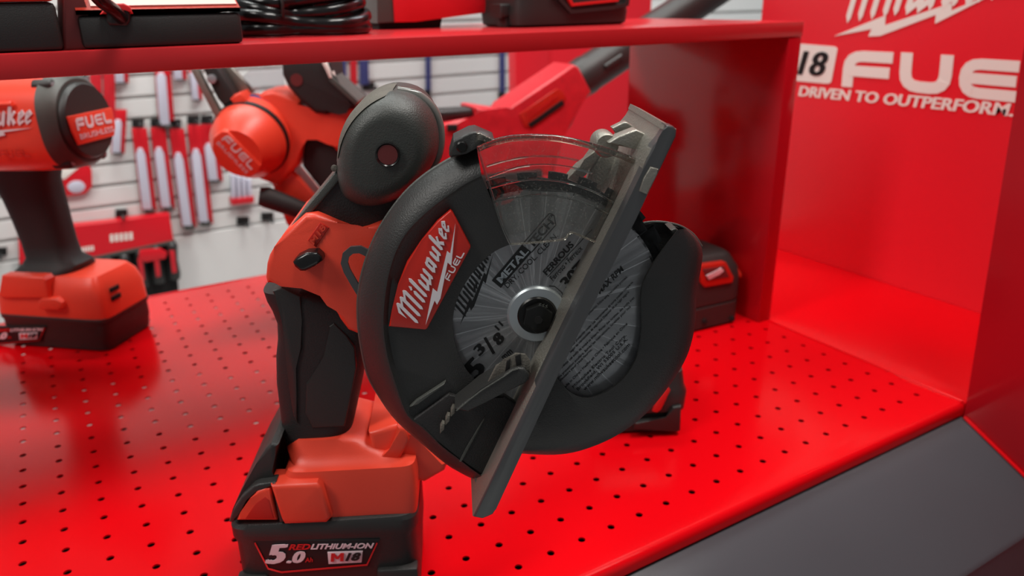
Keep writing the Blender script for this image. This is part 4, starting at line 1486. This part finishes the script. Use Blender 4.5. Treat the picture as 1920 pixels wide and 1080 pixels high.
def shelf_frame(px, py, ux=1.0, uy=0.0):
    p = on_z(px, py, SZ)
    return p, Frame(p, ux, uy, p)


r0 = on_plane(457, 60, (0, 0.546, 0), Vector((0, 1, 0)))
cbase = Vector((r0.x, 0.546, SZ))
FG = Frame(cbase, 1, 0.0, cbase)
ch = thing('battery_charger', 'black charger with pale red top and a cord, left end of the shelf', 'charger', cbase, FG.ang)
G = FG.P


def GL(pts, w=0.0):
    return FG.L(pts, w)


xl, xr_ = G(150, 60).x, G(456, 60).x
zt_ = G(300, 26).z
bcs = box('base', (xl, 0, 0), (xr_, 0.09, zt_), M_BLACK, ch, 0.003)
bm = bmesh.new()
add_prism(bm, [(xl, 0.0, zt_ + 0.0004), (xr_, 0.0, zt_ + 0.0004), (xr_, 0.0, zt_ + 0.003), (xr_, 0.05, zt_ + 0.028), (xl, 0.05, zt_ + 0.028), (xl, 0.0, zt_ + 0.003)], [(xl, 0.09, zt_ + 0.0004), (xr_, 0.09, zt_ + 0.0004), (xr_, 0.09, zt_ + 0.003), (xr_, 0.0901, zt_ + 0.028), (xl, 0.0901, zt_ + 0.028), (xl, 0.09, zt_ + 0.003)])
bmesh.ops.convex_hull(bm, input=bm.verts)
tp = obj('top_shell', bm, M_RED, ch)
tp['label'] = 'red sloping top of the charger'
sl_ = lambda x, t: Vector((x, 0.05 * t - 0.0005, zt_ + 0.003 + 0.025 * t + 0.0008))
bm = bmesh.new()
xa, xb = G(172, 20).x, G(447, 20).x
add_prism(bm, [sl_(xa, 0.06), sl_(xb, 0.06), sl_(xb, 1), sl_(xa, 1)], [p - Vector((0, -0.0004, 0.0008)) for p in (sl_(xa, 0.06), sl_(xb, 0.06), sl_(xb, 1), sl_(xa, 1))])
obj('highlit_label_sheet', bm, M_PEACH, tp)
for k, x in enumerate((205, 262, 345, 415)):
    bm = bmesh.new()
    add_prism(bm, curve([sl_(G(x + dx, 10).x, t) for dx, t in ((-24, 0.62), (0, 0.56), (24, 0.62), (28, 0.8), (0, 0.9), (-28, 0.8))], 3, True), [p + Vector((0, 0.002, -0.001)) for p in curve([sl_(G(x + dx, 10).x, t) for dx, t in ((-24, 0.62), (0, 0.56), (24, 0.62), (28, 0.8), (0, 0.9), (-28, 0.8))], 3, True)])
    obj('raised_dish', bm, M_REDL, tp)
prism('cord_socket', FG, [(199, 26), (205, 14), (232, 12), (246, 22), (244, 40), (238, 48), (206, 47), (200, 40)], 0.0035, -0.01, M_BLACK, ch, 0.0015)
prism('socket_rim', FG, [(188, 27), (198, 14), (212, 7), (232, 6), (244, 12), (250, 26), (244, 26), (236, 16), (208, 15), (200, 26)], 0.0045, -0.01, M_PRED, ch, 0.001)
tube('cord', curve([G(228, 34, 0.003), G(212, 18, 0.012), G(190, 2, 0.02), G(165, -22, 0.022), G(120, -45, 0.01)], 6), 0.0040, M_CABLE, ch, 12)
c2 = Vector((G(158, 60).x - 0.0005 + cbase.x, 0.545, SZ))
FH = Frame(c2, 1, 0.0, c2)
ch2 = thing('battery_charger', 'dark charger at the far left edge of the shelf, cut by the frame', 'charger', c2, 0)
xl2, xm2 = FH.P(-60, 60).x, FH.P(114, 60).x
z2 = FH.P(60, 4).z
box('base', (xl2, 0, 0), (xm2, 0.10, z2), M_BLACK, ch2, 0.003)
sb_ = prism('side_wall', FH, [(116, -30), (156, -30), (158, 20), (176, 96), (118, 97)], -0.004, -0.09, M_RECESS, ch2, 0.002)
box('top_lip', (xl2, -0.001, z2 + 0.0004), (xm2, 0.10, z2 + 0.02), M_RED, ch2, 0.002)

# coiled cord
cc, FK = shelf_frame(590, 68)
coil = thing('coiled_cord', 'black power cord coiled and tied, lying on the shelf beside the charger', 'cord', cc, 0)
K = FK.P
zsh = 0.0035
loops = [((465, 60), (715, 52), 0.004, 0), ((462, 48), (718, 40), 0.011, 1), ((468, 34), (712, 22), 0.019, 2), ((474, 20), (716, 8), 0.027, 3), ((470, 6), (706, -6), 0.034, 4), ((476, -8), (700, -16), 0.041, 5)]
bm = bmesh.new()
for (a, b, z, k) in loops:
    xa, xb = K(*a).x, K(*b).x
    cx_, hx_ = (xa + xb) / 2, (xb - xa) / 2
    pts = []
    for i in range(40):
        t = 2 * math.pi * i / 40
        c, s = math.cos(t), math.sin(t)
        pinch = 1 - 0.42 * math.exp(-((c + 0.25) / 0.35) ** 2)
        pts.append(Vector((cx_ + hx_ * c * (1 - 0.03 * k), 0.040 + (0.042 + 0.003 * (k % 2)) * s * pinch * (1 - 0.05 * k), z + 0.004 * math.sin(t * 2 + k) * (1 if z > 0.006 else 0.05))))
    add_tube(bm, pts + [pts[0]], 0.0052, 10)
lo = min(v.co.z for v in bm.verts)
bmesh.ops.translate(bm, verts=bm.verts, vec=(0, 0, -lo))
obj('cable', bm, M_CABLE, coil)
xt = K(541, 30).x
tube('cable_tie', [Vector((xt + 0.002 * math.cos(a), 0.040 + 0.034 * math.cos(a), 0.0235 + 0.0225 * math.sin(a))) for a in [2 * math.pi * i / 24 for i in range(25)]], 0.0012, M_BLACK, coil, 8)

# red case and small bits
pcs, FR = shelf_frame(800, 50)
pcs = Vector((pcs.x, 0.70, SZ))
FR = Frame(pcs, 0.93, -0.1, pcs)
case = thing('red_case', 'bright red square-edged case on dark feet, middle of the shelf', 'case', pcs, FR.ang)
R_ = FR.P
prism('lower_base', FR, [(712, 36), (830, 30), (826, 55), (710, 58)], -0.006, -0.06, M_DARK, case, 0.001)
prism('red_body', FR, [(741, 42), (734, -60), (940, -60), (937, 20), (780, 41)], 0.002, -0.07, M_SIGN, case, 0.001)
prism('grey_side', FR, [(708, 44), (706, -60), (733, -60), (740, 42)], 0.0, -0.07, M_GREYP, case, 0.001)
pk, FP = shelf_frame(958, 32)
pk = Vector((FR.P(956, 30, 0.01).x * FR.u.x + pcs.x, 0.655, SZ))
FP = Frame(pk, 1, 0, pk)
plug = thing('charger_plug', 'small black plug standing between the red case and shelf battery', 'plug', pk, 0)
prism('plug_body', FP, [(938, 8), (974, 6), (976, 28), (940, 34)], 0.008, -0.012, M_BLACK, plug, 0.002)
zz = FP.P(940, 34, 0).z
if zz > 0:
    box('plug_foot', (FP.P(942, 30).x, -0.006, 0), (FP.P(972, 30).x, 0.010, max(zz, 0.0) + 0.001), M_BLACK, plug, 0.001)
bs, FQ = shelf_frame(1080, 37)
bs = Vector((bs.x, 0.63, SZ))
FQ = Frame(bs, 1, 0.0, bs)
sbp = thing('battery_pack', 'black battery pack with red window trim, standing on the shelf', 'battery pack', bs, 0)
xq0, xq1 = FQ.P(974, 20).x, FQ.P(1184, 20).x
zq = FQ.P(1080, -60).z
rg = [srect((xq0 + xq1) / 2, 0.04, z, (xq1 - xq0) / 2 + e, 0.039 + e, 9, 40) for z, e in ((0, -0.003), (0.002, 0), (0.012, 0.001), (0.02, 0), (zq, 0))]
sq = loft('case', rg, M_BLACK, sbp)
bm = bmesh.new()
for poly in ribbon([(1040, -20), (1052, 0), (1072, 22), (1150, 14), (1176, 8), (1180, -20)], 7):
    a = FQ.L([(p.x, p.y) for p in poly], 0.0022)
    add_prism(bm, a, [p + Vector((0, 0.004, 0)) for p in a])
obj('moulded_frame', bm, M_BLACK, sq)
bm = bmesh.new()
for poly in ribbon([(1060, -20), (1074, 9), (1160, 0)], 5):
    a = FQ.L([(p.x, p.y) for p in poly], 0.0030)
    add_prism(bm, a, [p + Vector((0, 0.004, 0)) for p in a])
obj('red_trim', bm, M_PRED, sbp)
